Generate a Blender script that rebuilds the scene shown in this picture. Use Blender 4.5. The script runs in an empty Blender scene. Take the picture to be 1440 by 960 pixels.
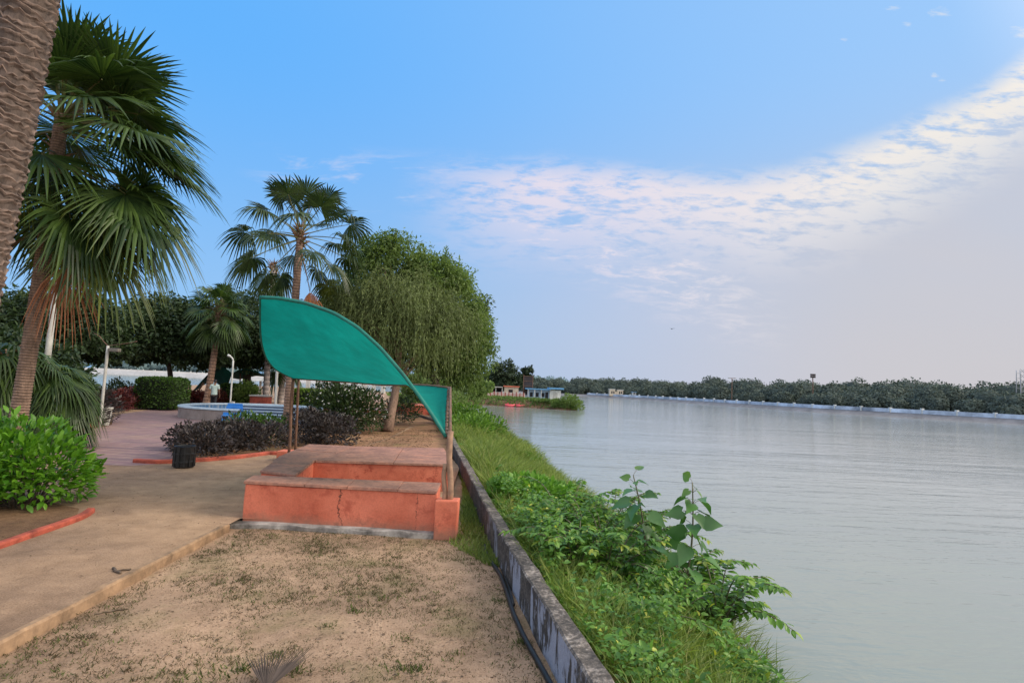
import bpy, bmesh, math, random
import numpy as np
from mathutils import Vector, Matrix, noise as mnoise

S = bpy.context.scene
COL = S.collection
rng = np.random.default_rng(7)
random.seed(7)
PI = math.pi
R = math.radians

# ------------------------------------------------------------------ camera
FX, CAMH, PITCH, ROLL = 800.0, 2.0, math.atan(65 / 800), R(2.5)
_r0 = Vector((1, 0, 0)); _u0 = Vector((0, -math.sin(PITCH), math.cos(PITCH))); _f = Vector((0, math.cos(PITCH), math.sin(PITCH)))
_r = math.cos(ROLL) * _r0 + math.sin(ROLL) * _u0
_u = -math.sin(ROLL) * _r0 + math.cos(ROLL) * _u0
cam = bpy.data.cameras.new('camera'); camo = bpy.data.objects.new('camera', cam); COL.objects.link(camo)
cam.sensor_width = 36; cam.lens = 36 * FX / 1440; cam.clip_end = 8000; cam.clip_start = 0.05
M = Matrix((_r, _u, -_f)).transposed().to_4x4(); M.translation = (0, 0, CAMH)
camo.matrix_world = M
S.camera = camo
S.render.resolution_x, S.render.resolution_y = 1024, 682
S.view_settings.view_transform = 'Standard'; S.view_settings.look = 'None'; S.view_settings.exposure = 0
S.cycles.use_denoising = True
S.cycles.max_bounces = 6; S.cycles.transparent_max_bounces = 6


def _dir(px, py):
    return (px - 720) / FX * _r - (py - 480) / FX * _u + _f


def P(px, py, z=0.0):
    """survey helper: the point of the level z seen in the photo at px, py"""
    d = _dir(px, py); k = (z - CAMH) / d.z
    return Vector((d.x * k, d.y * k, z))


def Q(px, py, y):
    """survey helper: the point at distance y seen in the photo at px, py"""
    d = _dir(px, py); k = y / d.y
    return Vector((d.x * k, y, CAMH + d.z * k))


# ------------------------------------------------------------------ scene helpers
def tag(o, label=None, cat=None, group=None, kind=None):
    if label: o['label'] = label
    if cat: o['category'] = cat
    if group: o['group'] = group
    if kind: o['kind'] = kind
    return o


def empty(name, loc, label, cat, group=None, rz=0):
    o = bpy.data.objects.new(name, None); COL.objects.link(o)
    o.location = loc; o.rotation_euler = (0, 0, rz); o.empty_display_size = .2
    return tag(o, label, cat, group)


class MB:
    """collects shapes, builds ONE mesh object"""
    def __init__(s):
        s.V = []; s.F = []; s.n = 0; s.T = []; s.MI = []

    def add(s, V, F, tint=None, mi=0):
        V = np.asarray(V, dtype=np.float32).reshape(-1, 3)
        for f in (F if isinstance(F, list) and len(F) and isinstance(F[0], np.ndarray) else [np.asarray(F, dtype=np.int64)]):
            if len(f):
                s.F.append(f + s.n); s.MI.append(np.full(len(f), mi, dtype=np.int32))
        s.V.append(V); s.n += len(V)
        s.T.append(np.zeros(len(V), np.float32) if tint is None else np.asarray(tint, np.float32))
        return s

    def build(s, name, mats, parent=None, smooth=False, origin=None):
        me = bpy.data.meshes.new(name)
        V = np.concatenate(s.V)
        if origin is not None: V = V - np.array(origin, np.float32)
        tot = np.concatenate([np.full(len(f), f.shape[1], np.int32) for f in s.F])
        loops = np.concatenate([f.reshape(-1) for f in s.F]).astype(np.int32)
        start = np.concatenate([[0], np.cumsum(tot)[:-1]]).astype(np.int32)
        me.vertices.add(len(V)); me.vertices.foreach_set('co', V.reshape(-1))
        me.loops.add(len(loops)); me.loops.foreach_set('vertex_index', loops)
        me.polygons.add(len(tot)); me.polygons.foreach_set('loop_start', start); me.polygons.foreach_set('loop_total', tot)
        me.polygons.foreach_set('material_index', np.concatenate(s.MI))
        me.polygons.foreach_set('use_smooth', np.full(len(tot), bool(smooth)))
        a = me.attributes.new('tint', 'FLOAT', 'POINT'); a.data.foreach_set('value', np.concatenate(s.T))
        for m in (mats if isinstance(mats, (list, tuple)) else [mats]): me.materials.append(m)
        me.update(calc_edges=True); me.validate()
        o = bpy.data.objects.new(name, me); COL.objects.link(o)
        if origin is not None: o.location = origin
        if parent is not None: o.parent = parent
        return o


def frames(path):
    path = np.asarray(path, float); T = np.gradient(path, axis=0)
    T /= np.linalg.norm(T, axis=1)[:, None] + 1e-9
    ref = np.array([0, 0, 1.0]) if abs(T[:, 2]).mean() < .8 else np.array([1.0, 0, 0])
    A = np.cross(T, ref); A /= np.linalg.norm(A, axis=1)[:, None] + 1e-9
    B = np.cross(T, A)
    return path, T, A, B


def tube(mb, path, rad, n=8, mi=0, tint=None, cap=True):
    path, T, A, B = frames(path); m = len(path)
    rad = np.broadcast_to(np.asarray(rad, float), (m,)) if np.ndim(rad) < 2 else np.asarray(rad)
    th = np.linspace(0, 2 * PI, n, endpoint=False)
    rr = rad[:, None] if rad.ndim == 1 else rad
    V = path[:, None, :] + rr[..., None] * (np.cos(th)[None, :, None] * A[:, None, :] + np.sin(th)[None, :, None] * B[:, None, :])
    i = np.arange(m - 1)[:, None] * n; j = np.arange(n)[None, :]; k = (np.arange(n) + 1)[None, :] % n
    F = np.stack([i + j, i + k, i + n + k, i + n + j], -1).reshape(-1, 4)
    V = V.reshape(-1, 3); fs = [F]
    if cap:
        V = np.concatenate([V, path[:1], path[-1:]])
        c0, c1 = m * n, m * n + 1; jj = np.arange(n); kk = (jj + 1) % n
        fs.append(np.stack([kk, jj, np.full(n, c0)], -1)); fs.append(np.stack([(m - 1) * n + jj, (m - 1) * n + kk, np.full(n, c1)], -1))
    mb.add(V, fs, None if tint is None else np.full(len(V), tint), mi)


def box(mb, lo, hi, mi=0, bev=0.0, jit=0.0, sub=0):
    bm = bmesh.new(); bmesh.ops.create_cube(bm, size=1)
    lo = Vector(lo); hi = Vector(hi)
    for v in bm.verts: v.co = Vector([lo[k] + (v.co[k] + .5) * (hi[k] - lo[k]) for k in range(3)])
    addbm(mb, bm, mi, bev, sub, jit)


def addbm(mb, bm, mi=0, bev=0, sub=0, jit=0):
    if bev: bmesh.ops.bevel(bm, geom=bm.edges[:], offset=bev, segments=2, affect='EDGES', profile=.6)
    if sub: bmesh.ops.subdivide_edges(bm, edges=bm.edges[:], cuts=sub, use_grid_fill=True)
    if jit:
        for v in bm.verts: v.co += Vector(mnoise.noise_vector(v.co * 2.3)) * jit
    bm.verts.index_update()
    V = [v.co[:] for v in bm.verts]
    by = {}
    for f in bm.faces: by.setdefault(len(f.verts), []).append([v.index for v in f.verts])
    mb.add(V, [np.array(x) for x in by.values()], None, mi); bm.free()


def prism(mb, poly, z0, z1, mi=0, bev=0.0, sub=0, jit=0):
    """poly: list of xy, extruded between two levels"""
    bm = bmesh.new(); vs = [bm.verts.new((p[0], p[1], z0)) for p in poly]
    f = bm.faces.new(vs); f.normal_update()
    if f.normal.z > 0: f.normal_flip()
    r = bmesh.ops.extrude_face_region(bm, geom=[f])
    for e in r['geom']:
        if isinstance(e, bmesh.types.BMVert): e.co.z = z1
    bmesh.ops.recalc_face_normals(bm, faces=bm.faces[:])
    addbm(mb, bm, mi, bev, sub, jit)


def lathe(mb, prof, c=(0, 0, 0), n=24, mi=0, arc=None):
    prof = np.array(prof, float); m = len(prof); th = np.linspace(0, 2 * PI, n, endpoint=False) if arc is None else np.linspace(arc[0], arc[1], n)
    V = np.stack([prof[:, None, 0] * np.cos(th), prof[:, None, 0] * np.sin(th), np.repeat(prof[:, 1:2], n, 1)], -1) + np.array(c)
    i = np.arange(m - 1)[:, None] * n; j = np.arange(n if arc is None else n - 1)[None, :]; k = (j + 1) % n
    mb.add(V, [np.stack([i + j, i + k, i + n + k, i + n + j], -1).reshape(-1, 4)], None, mi)


def sweep(mb, path, prof, mi=0, up=(0, 0, 1)):
    """sweep a closed (side, height) profile along a ground path"""
    path = np.asarray(path, float); T = np.gradient(path, axis=0); T[:, 2] = 0; T /= np.linalg.norm(T, axis=1)[:, None]
    N = np.stack([T[:, 1], -T[:, 0], np.zeros(len(T))], -1)      # to the right of travel
    prof = np.asarray(prof, float); n = len(prof); m = len(path)
    V = path[:, None, :] + prof[None, :, 0, None] * N[:, None, :] + prof[None, :, 1, None] * np.array([0, 0, 1.0])
    i = np.arange(m - 1)[:, None] * n; j = np.arange(n)[None, :]; k = (j + 1) % n
    F = np.stack([i + j, i + n + j, i + n + k, i + k], -1).reshape(-1, 4)
    mb.add(V.reshape(-1, 3), [F, np.array([list(range(n))]), np.array([[(m - 1) * n + q for q in range(n)][::-1]])], None, mi)


def smoothpath(pts, n):
    pts = np.asarray(pts, float); d = np.concatenate([[0], np.cumsum(np.linalg.norm(np.diff(pts, axis=0), axis=1))])
    t = np.linspace(0, d[-1], n); out = np.stack([np.interp(t, d, pts[:, k]) for k in range(pts.shape[1])], -1)
    w = max(1, n // (len(pts) * 3))
    for _ in range(w):
        o2 = out.copy(); o2[1:-1] = (out[:-2] + 2 * out[1:-1] + out[2:]) / 4; out = o2
    return out


# ------------------------------------------------------------------ materials
def nodemat(name):
    m = bpy.data.materials.new(name); m.use_nodes = True; nt = m.node_tree
    return m, nt, nt.nodes['Principled BSDF'], nt.nodes['Material Output']


def ramp(nt, fac, stops):
    n = nt.nodes.new('ShaderNodeValToRGB'); nt.links.new(fac, n.inputs[0])
    e = n.color_ramp.elements
    while len(e) < len(stops): e.new(.5)
    for q, (p, c) in zip(e, stops):
        q.position = p; q.color = (*c, 1) if len(c) == 3 else c
    return n.outputs[0]


def mixc(nt, fac, a, b, mode='MIX'):
    n = nt.nodes.new('ShaderNodeMix'); n.data_type = 'RGBA'; n.blend_type = mode
    for sock, v in ((n.inputs[0], fac), (n.inputs[6], a), (n.inputs[7], b)):
        if hasattr(v, 'links'): nt.links.new(v, sock)
        else: sock.default_value = v if not isinstance(v, tuple) else (*v, 1)[:4]
    return n.outputs[2]


def noise(nt, scale, detail=4, rough=.6, vec=None, dist=0):
    n = nt.nodes.new('ShaderNodeTexNoise'); n.inputs['Scale'].default_value = scale; n.inputs['Detail'].default_value = detail
    n.inputs['Roughness'].default_value = rough; n.inputs['Distortion'].default_value = dist
    if vec is not None: nt.links.new(vec, n.inputs['Vector'])
    return n.outputs['Fac']


def math_(nt, op, a, b=None, c=None, clamp=False):
    n = nt.nodes.new('ShaderNodeMath'); n.operation = op; n.use_clamp = clamp
    for s, v in zip(n.inputs, (a, b, c)):
        if v is None: continue
        if hasattr(v, 'links'): nt.links.new(v, s)
        else: s.default_value = v
    return n.outputs[0]


def coords(nt, which='Position', scale=(1, 1, 1), rot=(0, 0, 0)):
    if which == 'Position': o = nt.nodes.new('ShaderNodeNewGeometry').outputs['Position']
    else: o = nt.nodes.new('ShaderNodeTexCoord').outputs[which]
    m = nt.nodes.new('ShaderNodeMapping'); nt.links.new(o, m.inputs[0])
    m.inputs['Scale'].default_value = scale; m.inputs['Rotation'].default_value = rot
    return m.outputs[0]


def bump(nt, bsdf, h, strength=.4, dist=.02):
    b = nt.nodes.new('ShaderNodeBump'); b.inputs['Strength'].default_value = strength; b.inputs['Distance'].default_value = dist
    nt.links.new(h, b.inputs['Height']); nt.links.new(b.outputs[0], bsdf.inputs['Normal'])


def solid(name, c, rough=.7, var=.25, scale=3.0, metal=0, bmp=.15, which='Object', c2=None):
    m, nt, b, o = nodemat(name); v = coords(nt, which)
    f = noise(nt, scale, 6, .65, v); f2 = noise(nt, scale * 9, 4, .6, v)
    lo = tuple(x * (1 - var) for x in c); hi = tuple(min(1, x * (1 + var)) for x in (c2 or c))
    col = ramp(nt, f, [(.3, lo), (.7, hi)])
    col = mixc(nt, .25, col, ramp(nt, f2, [(.35, (.5, .5, .5)), (.65, (1, 1, 1))]), 'MULTIPLY')
    nt.links.new(col, b.inputs['Base Color']); b.inputs['Roughness'].default_value = rough; b.inputs['Metallic'].default_value = metal
    if bmp: bump(nt, b, f2, bmp, .01)
    return m


def leafmat(name, dark, light, tip=None, trans=.35, rough=.45, nscale=.9, stops=(.15, .85), spec=.35, rnd=.55):
    """leaf: colour varies leaf by leaf and clump by clump, light passes through"""
    m, nt, b, o = nodemat(name)
    g = nt.nodes.new('ShaderNodeNewGeometry')
    f = noise(nt, nscale, 3, .6, g.outputs['Position'])
    r = math_(nt, 'MULTIPLY_ADD', g.outputs['Random Per Island'], rnd, math_(nt, 'MULTIPLY_ADD', f, .9, -.22 + (.55 - rnd) / 2), True)
    col = ramp(nt, r, [(stops[0], dark), (stops[1], light)])
    if tip:
        a = nt.nodes.new('ShaderNodeAttribute'); a.attribute_name = 'tint'
        col = mixc(nt, a.outputs['Fac'], col, tip)
    nt.links.new(col, b.inputs['Base Color']); b.inputs['Roughness'].default_value = rough
    b.inputs['Specular IOR Level'].default_value = spec
    if trans:
        t = nt.nodes.new('ShaderNodeBsdfTranslucent'); mx = nt.nodes.new('ShaderNodeMixShader'); mx.inputs[0].default_value = trans
        tc = mixc(nt, .5, col, (.35, .45, .05), 'MIX') if False else col
        nt.links.new(mixc(nt, 1.0, tc, (1.25, 1.3, .8), 'MULTIPLY'), t.inputs[0])
        nt.links.new(b.outputs[0], mx.inputs[1]); nt.links.new(t.outputs[0], mx.inputs[2]); nt.links.new(mx.outputs[0], o.inputs[0])
    return m


def bark(name, c, rings=0.0, rough=.9):
    m, nt, b, o = nodemat(name); v = coords(nt, 'Position', (1, 1, .35))
    f = noise(nt, 14, 6, .7, v)
    col = ramp(nt, f, [(.3, tuple(x * .45 for x in c)), (.7, tuple(x * 1.3 for x in c))])
    h = f
    if rings:
        w = nt.nodes.new('ShaderNodeTexWave'); w.bands_direction = 'Z'; w.inputs['Scale'].default_value = rings
        w.inputs['Distortion'].default_value = 2.5; w.inputs['Detail'].default_value = 3
        nt.links.new(coords(nt, 'Position'), w.inputs[0])
        col = mixc(nt, .55, col, ramp(nt, w.outputs['Fac'], [(.1, (.35, .33, .32)), (.5, (1, 1, 1))]), 'MULTIPLY'); h = math_(nt, 'ADD', f, w.outputs['Fac'])
    a = nt.nodes.new('ShaderNodeAttribute'); a.attribute_name = 'tint'
    col = mixc(nt, math_(nt, 'MULTIPLY', a.outputs['Fac'], .8), col, mixc(nt, 1.0, col, (2.1, 2.0, 1.9), 'MULTIPLY'))
    nt.links.new(col, b.inputs['Base Color']); b.inputs['Roughness'].default_value = rough
    bump(nt, b, h, .6, .02)
    return m


MAT = {}


def sand_material(name, base, dark, scale=1.0, specks=True, green=0.0):
    m, nt, b, o = nodemat(name); v = coords(nt)
    f1 = noise(nt, .55 * scale, 6, .62, v); f2 = noise(nt, 5 * scale, 6, .7, v); f3 = noise(nt, 60, 3, .7, v)
    col = ramp(nt, f1, [(.36, dark), (.6, base)])
    col = mixc(nt, .6, col, ramp(nt, f2, [(.3, (.5, .47, .45)), (.62, (1.05, 1.05, 1.05))]), 'MULTIPLY')
    col = mixc(nt, .6, col, ramp(nt, f3, [(.32, (.55, .5, .47)), (.6, (1.1, 1.1, 1.1))]), 'MULTIPLY')
    h = math_(nt, 'ADD', f2, math_(nt, 'MULTIPLY', f3, .5))
    if specks:
        amt = .42 if specks is True else specks
        vo = nt.nodes.new('ShaderNodeTexVoronoi'); vo.inputs['Scale'].default_value = 21; nt.links.new(v, vo.inputs['Vector'])
        k = math_(nt, 'LESS_THAN', vo.outputs['Distance'], math_(nt, 'MULTIPLY', noise(nt, 2.2, 4, .7, v), amt))
        k = math_(nt, 'MULTIPLY', k, math_(nt, 'MULTIPLY', noise(nt, 33, 2, .5, v), 1.25), None, True)
        col = mixc(nt, k, col, (.12, .085, .05)); h = math_(nt, 'ADD', h, math_(nt, 'MULTIPLY', k, .6))
    if green:
        g = ramp(nt, noise(nt, 1.3, 5, .7, v), [(.5, (0, 0, 0)), (.66, (green, green, green))])
        col = mixc(nt, g, col, (.10, .12, .035))
    nt.links.new(col, b.inputs['Base Color']); b.inputs['Roughness'].default_value = .95; b.inputs['Specular IOR Level'].default_value = .15
    bump(nt, b, h, .55, .03)
    return m


MAT['lawn'] = sand_material('sandy_lawn', (.45, .305, .205), (.27, .185, .125), 1.0, True, .3)
MAT['dirt'] = sand_material('trodden_dirt', (.48, .32, .205), (.25, .17, .12), .6, .22)
MAT['bed'] = sand_material('bed_soil', (.22, .13, .075), (.10, .06, .04), 1.5, True)
MAT['yard'] = sand_material('back_soil', (.42, .24, .14), (.25, .14, .085), 1.2, True, .5)


def brick_paving():
    m, nt, b, o = nodemat('brick_paving'); v = coords(nt, 'Position', (1, 1, 1), (0, 0, .12))
    br = nt.nodes.new('ShaderNodeTexBrick'); nt.links.new(v, br.inputs['Vector'])
    br.inputs['Scale'].default_value = 1.0; br.inputs['Brick Width'].default_value = 1.3; br.inputs['Row Height'].default_value = .42
    br.inputs['Mortar Size'].default_value = .035; br.inputs['Mortar Smooth'].default_value = .6
    br.inputs['Color1'].default_value = (.30, .175, .165, 1); br.inputs['Color2'].default_value = (.22, .135, .14, 1); br.inputs['Mortar'].default_value = (.36, .25, .2, 1)
    f = noise(nt, .4, 5, .65, v); f2 = noise(nt, 3, 5, .65, v)
    col = mixc(nt, .7, br.outputs['Color'], ramp(nt, f2, [(.3, (.6, .6, .62)), (.7, (1.15, 1.1, 1.1))]), 'MULTIPLY')
    col = mixc(nt, ramp(nt, f, [(.5, (0, 0, 0)), (.68, (.45, .45, .45))]), col, (.38, .25, .17))
    nt.links.new(col, b.inputs['Base Color']); b.inputs['Roughness'].default_value = .75
    bump(nt, b, math_(nt, 'SUBTRACT', f2, br.outputs['Fac']), .4, .01)
    return m


MAT['plaza'] = brick_paving()


def terracotta():
    m, nt, b, o = nodemat('terracotta_paint'); v = coords(nt)
    f = noise(nt, 1.6, 6, .65, v); f2 = noise(nt, 7, 6, .7, v); f3 = noise(nt, 45, 3, .6, v)
    col = ramp(nt, f, [(.32, (.50, .115, .06)), (.66, (.68, .195, .115))])
    st = ramp(nt, f2, [(.50, (0, 0, 0)), (.62, (.75, .75, .75))])
    st = math_(nt, 'MULTIPLY', st, ramp(nt, noise(nt, 1.1, 2, .5, v), [(.36, (0, 0, 0)), (.58, (1, 1, 1))]))
    col = mixc(nt, st, col, (.30, .035, .018))
    col = mixc(nt, .3, col, ramp(nt, f3, [(.3, (.6, .6, .6)), (.6, (1.1, 1.1, 1.1))]), 'MULTIPLY')
    sep = nt.nodes.new('ShaderNodeSeparateXYZ'); nt.links.new(v, sep.inputs[0])
    # grey damp foot
    k = math_(nt, 'MULTIPLY_ADD', sep.outputs['Z'], -6, math_(nt, 'MULTIPLY_ADD', f2, 2.0, -.35), True)
    col = mixc(nt, math_(nt, 'MULTIPLY', k, .7), col, (.27, .15, .10))
    # cracks running down the plaster
    crack = None
    for x0, amp, w in ((-2.32, .16, .008), (-1.22, .12, .003)):
        nx = noise(nt, 4.5, 5, .7, v)
        d = math_(nt, 'ABSOLUTE', math_(nt, 'SUBTRACT', math_(nt, 'ADD', sep.outputs['X'], math_(nt, 'MULTIPLY_ADD', nx, amp * 2, -amp)), x0))
        c = math_(nt, 'LESS_THAN', d, math_(nt, 'MULTIPLY', noise(nt, 11, 2, .5, v), w * 2))
        crack = c if crack is None else math_(nt, 'MAXIMUM', crack, c)
    crack = math_(nt, 'MULTIPLY', crack, math_(nt, 'LESS_THAN', sep.outputs['Y'], 8.9))
    col = mixc(nt, math_(nt, 'MULTIPLY', crack, .85), col, (.07, .03, .02))
    nt.links.new(col, b.inputs['Base Color']); b.inputs['Roughness'].default_value = .8
    bump(nt, b, math_(nt, 'SUBTRACT', math_(nt, 'ADD', f2, math_(nt, 'MULTIPLY', f3, .4)), crack), .35, .012)
    return m


MAT['terra'] = terracotta()


def slabstone():
    m, nt, b, o = nodemat('worn_slab'); v = coords(nt)
    f = noise(nt, 2.0, 6, .7, v); f2 = noise(nt, 16, 5, .7, v)
    col = ramp(nt, f, [(.3, (.20, .095, .07)), (.5, (.36, .18, .13)), (.7, (.52, .23, .15))])
    col = mixc(nt, .6, col, ramp(nt, f2, [(.3, (.5, .5, .5)), (.65, (1.1, 1.1, 1.1))]), 'MULTIPLY')
    nt.links.new(col, b.inputs['Base Color']); b.inputs['Roughness'].default_value = .8; bump(nt, b, f2, .35, .01)
    return m


MAT['slab'] = slabstone()
MAT['concrete'] = solid('rough_concrete', (.30, .27, .24), .9, .45, 2.2, bmp=.5)
MAT['redkerb'] = solid('red_kerb_paint', (.36, .075, .045), .8, .5, 5, bmp=.3, which='Position')


def walls_mat():
    m, nt, b, o = nodemat('flaking_whitewash'); v = coords(nt); g = nt.nodes.new('ShaderNodeNewGeometry')
    sep = nt.nodes.new('ShaderNodeSeparateXYZ'); nt.links.new(v, sep.inputs[0]); sn = nt.nodes.new('ShaderNodeSeparateXYZ'); nt.links.new(g.outputs['Normal'], sn.inputs[0])
    f = noise(nt, 3, 6, .7, v); f2 = noise(nt, 22, 5, .7, v); f4 = noise(nt, 1.3, 3, .6, v)
    vs = coords(nt, 'Position', (1, 1, .3)); drip = noise(nt, 6.5, 6, .75, vs, .5)
    stone = ramp(nt, math_(nt, 'MULTIPLY_ADD', f2, .5, math_(nt, 'MULTIPLY', f, .5)), [(.36, (.03, .027, .025)), (.5, (.12, .10, .085)), (.62, (.34, .29, .25))])
    stone = mixc(nt, .55, stone, ramp(nt, f2, [(.3, (.4, .4, .4)), (.65, (1.2, 1.2, 1.2))]), 'MULTIPLY')
    wh = math_(nt, 'ADD', drip, math_(nt, 'MULTIPLY_ADD', f4, .8, -.4))
    wk = ramp(nt, wh, [(.53, (0, 0, 0)), (.58, (.9, .9, .9))])
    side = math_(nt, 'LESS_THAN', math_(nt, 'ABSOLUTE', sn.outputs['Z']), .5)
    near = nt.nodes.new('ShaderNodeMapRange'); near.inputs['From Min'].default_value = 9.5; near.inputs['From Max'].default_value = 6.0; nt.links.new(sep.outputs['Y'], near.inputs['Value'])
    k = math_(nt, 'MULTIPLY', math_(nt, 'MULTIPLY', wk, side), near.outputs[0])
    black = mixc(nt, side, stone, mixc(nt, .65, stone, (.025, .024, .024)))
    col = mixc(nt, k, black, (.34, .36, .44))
    sp = ramp(nt, f2, [(.64, (0, 0, 0)), (.7, (.8, .8, .8))])
    col = mixc(nt, math_(nt, 'MULTIPLY', sp, .5), col, (.5, .47, .44))
    nt.links.new(col, b.inputs['Base Color']); b.inputs['Roughness'].default_value = .9
    bump(nt, b, math_(nt, 'ADD', f2, f), .7, .02)
    return m


MAT['wall'] = walls_mat()
MAT['metal_rust'] = solid('rusty_steel', (.16, .085, .055), .7, .5, 9, bmp=.3)
MAT['bamboo'] = solid('weathered_pole', (.33, .20, .13), .75, .45, 8, bmp=.3)
MAT['white'] = solid('white_paint', (.60, .60, .57), .6, .15, 3)
MAT['greywhite'] = solid('dull_white_paint', (.44, .43, .40), .7, .25, 3)
MAT['blackplastic'] = solid('black_plastic', (.018, .018, .02), .45, .4, 12, bmp=.2)
MAT['twig'] = solid('dry_twig', (.12, .085, .06), .9, .4, 8)


def cloth(name, c, tr=.45):
    m, nt, b, o = nodemat(name); v = coords(nt, 'Object')
    f = noise(nt, 1.2, 4, .6, v); w = noise(nt, 160, 2, .5, v)
    s = nt.nodes.new('ShaderNodeTexWave'); s.bands_direction = 'X'; s.inputs['Scale'].default_value = .35; s.inputs['Distortion'].default_value = .3; nt.links.new(v, s.inputs[0])
    col = ramp(nt, f, [(.25, tuple(x * .72 for x in c)), (.75, tuple(x * 1.15 for x in c))])
    gr = noise(nt, 3.5, 6, .7, coords(nt, 'Object', (1, 1, .4)))
    col = mixc(nt, .5, col, ramp(nt, gr, [(.32, (.62, .66, .66)), (.6, (1, 1, 1))]), 'MULTIPLY')
    col = mixc(nt, .25, col, ramp(nt, s.outputs['Fac'], [(0, (.75, .75, .75)), (.3, (1, 1, 1))]), 'MULTIPLY')
    col = mixc(nt, .3, col, ramp(nt, w, [(.3, (.6, .6, .6)), (.7, (1.1, 1.1, 1.1))]), 'MULTIPLY')
    nt.links.new(col, b.inputs['Base Color']); b.inputs['Roughness'].default_value = .75; b.inputs['Specular IOR Level'].default_value = .2
    t = nt.nodes.new('ShaderNodeBsdfTranslucent'); nt.links.new(col, t.inputs[0])
    mx = nt.nodes.new('ShaderNodeMixShader'); mx.inputs[0].default_value = tr
    nt.links.new(b.outputs[0], mx.inputs[1]); nt.links.new(t.outputs[0], mx.inputs[2]); nt.links.new(mx.outputs[0], o.inputs[0])
    wr = noise(nt, 2.2, 4, .6, coords(nt, 'Object', (1.6, .5, .5), (0, .5, .3)), .6)
    bump(nt, b, math_(nt, 'ADD', math_(nt, 'ADD', f, math_(nt, 'MULTIPLY', wr, .8)), math_(nt, 'MULTIPLY', w, .05)), .35, .06)
    return m


MAT['net'] = cloth('green_shade_net', (.004, .31, .265), .45)
MAT['netdark'] = cloth('dark_green_net', (.006, .085, .06), .25)
MAT['pipe_green'] = solid('green_pipe', (.005, .16, .125), .6, .3, 4)


def water():
    m, nt, b, o = nodemat('river_water')
    v = coords(nt, 'Position', (1, 1, 1), (0, 0, R(-24)))
    v2 = coords(nt, 'Position', (.35, 1.3, 1), (0, 0, R(-20)))
    v3 = coords(nt, 'Position', (.012, .05, 1), (0, 0, R(-12)))
    a = noise(nt, 1.5, 4, .6, v2, .5); c = noise(nt, 6, 2, .5, v2, .2); d = noise(nt, .35, 3, .5, v2)
    streak = ramp(nt, noise(nt, 1, 5, .65, v3), [(.35, (.45, .45, .45)), (.65, (1.2, 1.2, 1.2))])
    h = math_(nt, 'ADD', math_(nt, 'ADD', math_(nt, 'MULTIPLY', a, 1.0), math_(nt, 'MULTIPLY', c, .2)), math_(nt, 'MULTIPLY', d, 2.4))
    h = math_(nt, 'MULTIPLY', h, streak)
    big = noise(nt, .05, 3, .6, v)
    col = ramp(nt, big, [(.3, (.27, .295, .285)), (.7, (.325, .34, .32))])
    sx = nt.nodes.new('ShaderNodeSeparateXYZ'); nt.links.new(coords(nt), sx.inputs[0])
    shal = ramp(nt, math_(nt, 'MULTIPLY_ADD', sx.outputs['X'], .07, -.12), [(0, (1, 1, 1)), (1, (0, 0, 0))])
    col = mixc(nt, math_(nt, 'MULTIPLY', shal, .5), col, (.19, .22, .18))
    nt.links.new(col, b.inputs['Base Color']); b.inputs['Roughness'].default_value = .09; b.inputs['IOR'].default_value = 1.33
    b.inputs['Specular IOR Level'].default_value = .5
    bump(nt, b, h, .33, .10)
    return m


MAT['water'] = water()

# leaves
MAT['palm'] = leafmat('palm_green', (.015, .037, .010), (.080, .135, .028), None, .28, .42, 1.2, spec=.4)
MAT['palm_light'] = leafmat('palm_yellow_green', (.04, .07, .012), (.16, .19, .03), None, .35, .42, 1.6, spec=.45)
MAT['palm_far'] = leafmat('distant_palm_green', (.014, .034, .010), (.062, .10, .028), None, .25, .4, 1.2, spec=.5)
MAT['palm_dead'] = leafmat('dead_palm_leaf', (.22, .085, .04), (.50, .21, .11), None, .25, .8, 3)
MAT['petiole'] = solid('palm_stalk', (.13, .13, .035), .6, .4, 4)
MAT['petiole_dead'] = solid('dry_palm_stalk', (.20, .11, .06), .8, .4, 4)
MAT['darkleaf'] = leafmat('dark_tree_leaf', (.015, .032, .012), (.062, .10, .034), None, .2, .5, .5)
MAT['midleaf'] = leafmat('bright_tree_leaf', (.065, .115, .032), (.215, .30, .085), None, .4, .5, .7)
MAT['oliveleaf'] = leafmat('hanging_olive_leaf', (.06, .08, .03), (.225, .285, .10), None, .3, .6, .8)
MAT['lushleaf'] = leafmat('lush_shrub_leaf', (.04, .14, .012), (.18, .38, .03), None, .35, .38, 1.5, spec=.4)
MAT['hedge'] = leafmat('hedge_leaf', (.022, .055, .010), (.085, .17, .025), None, .25, .5, 1.5)
MAT['hedge_bright'] = leafmat('bright_hedge_leaf', (.07, .15, .02), (.24, .38, .06), None, .3, .5, 1.5)
MAT['purple'] = leafmat('purple_shrub_leaf', (.014, .012, .013), (.085, .068, .066), None, .15, .5, 1.3, spec=.35)
MAT['redshrub'] = leafmat('red_shrub_leaf', (.05, .010, .012), (.19, .045, .04), None, .2, .5, 1.2)
MAT['flowerbush'] = leafmat('flower_bush_leaf', (.010, .022, .008), (.05, .09, .022), None, .2, .45, 1.2)
MAT['petal'] = solid('white_petal', (.75, .75, .72), .6, .1)
MAT['grass'] = leafmat('bank_grass_blade', (.06, .12, .02), (.28, .36, .085), (.34, .32, .12), .4, .5, .6)
MAT['weed'] = leafmat('bank_weed_leaf', (.04, .115, .016), (.19, .35, .05), (.42, .50, .05), .35, .45, .9)
MAT['heart'] = leafmat('heart_leaf', (.025, .08, .025), (.10, .24, .06), (.20, .34, .06), .3, .35, 2, spec=.5)
MAT['compound'] = leafmat('compound_leaf', (.036, .112, .018), (.185, .36, .055), (.48, .50, .07), .35, .4, 1.3, spec=.4)
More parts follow.
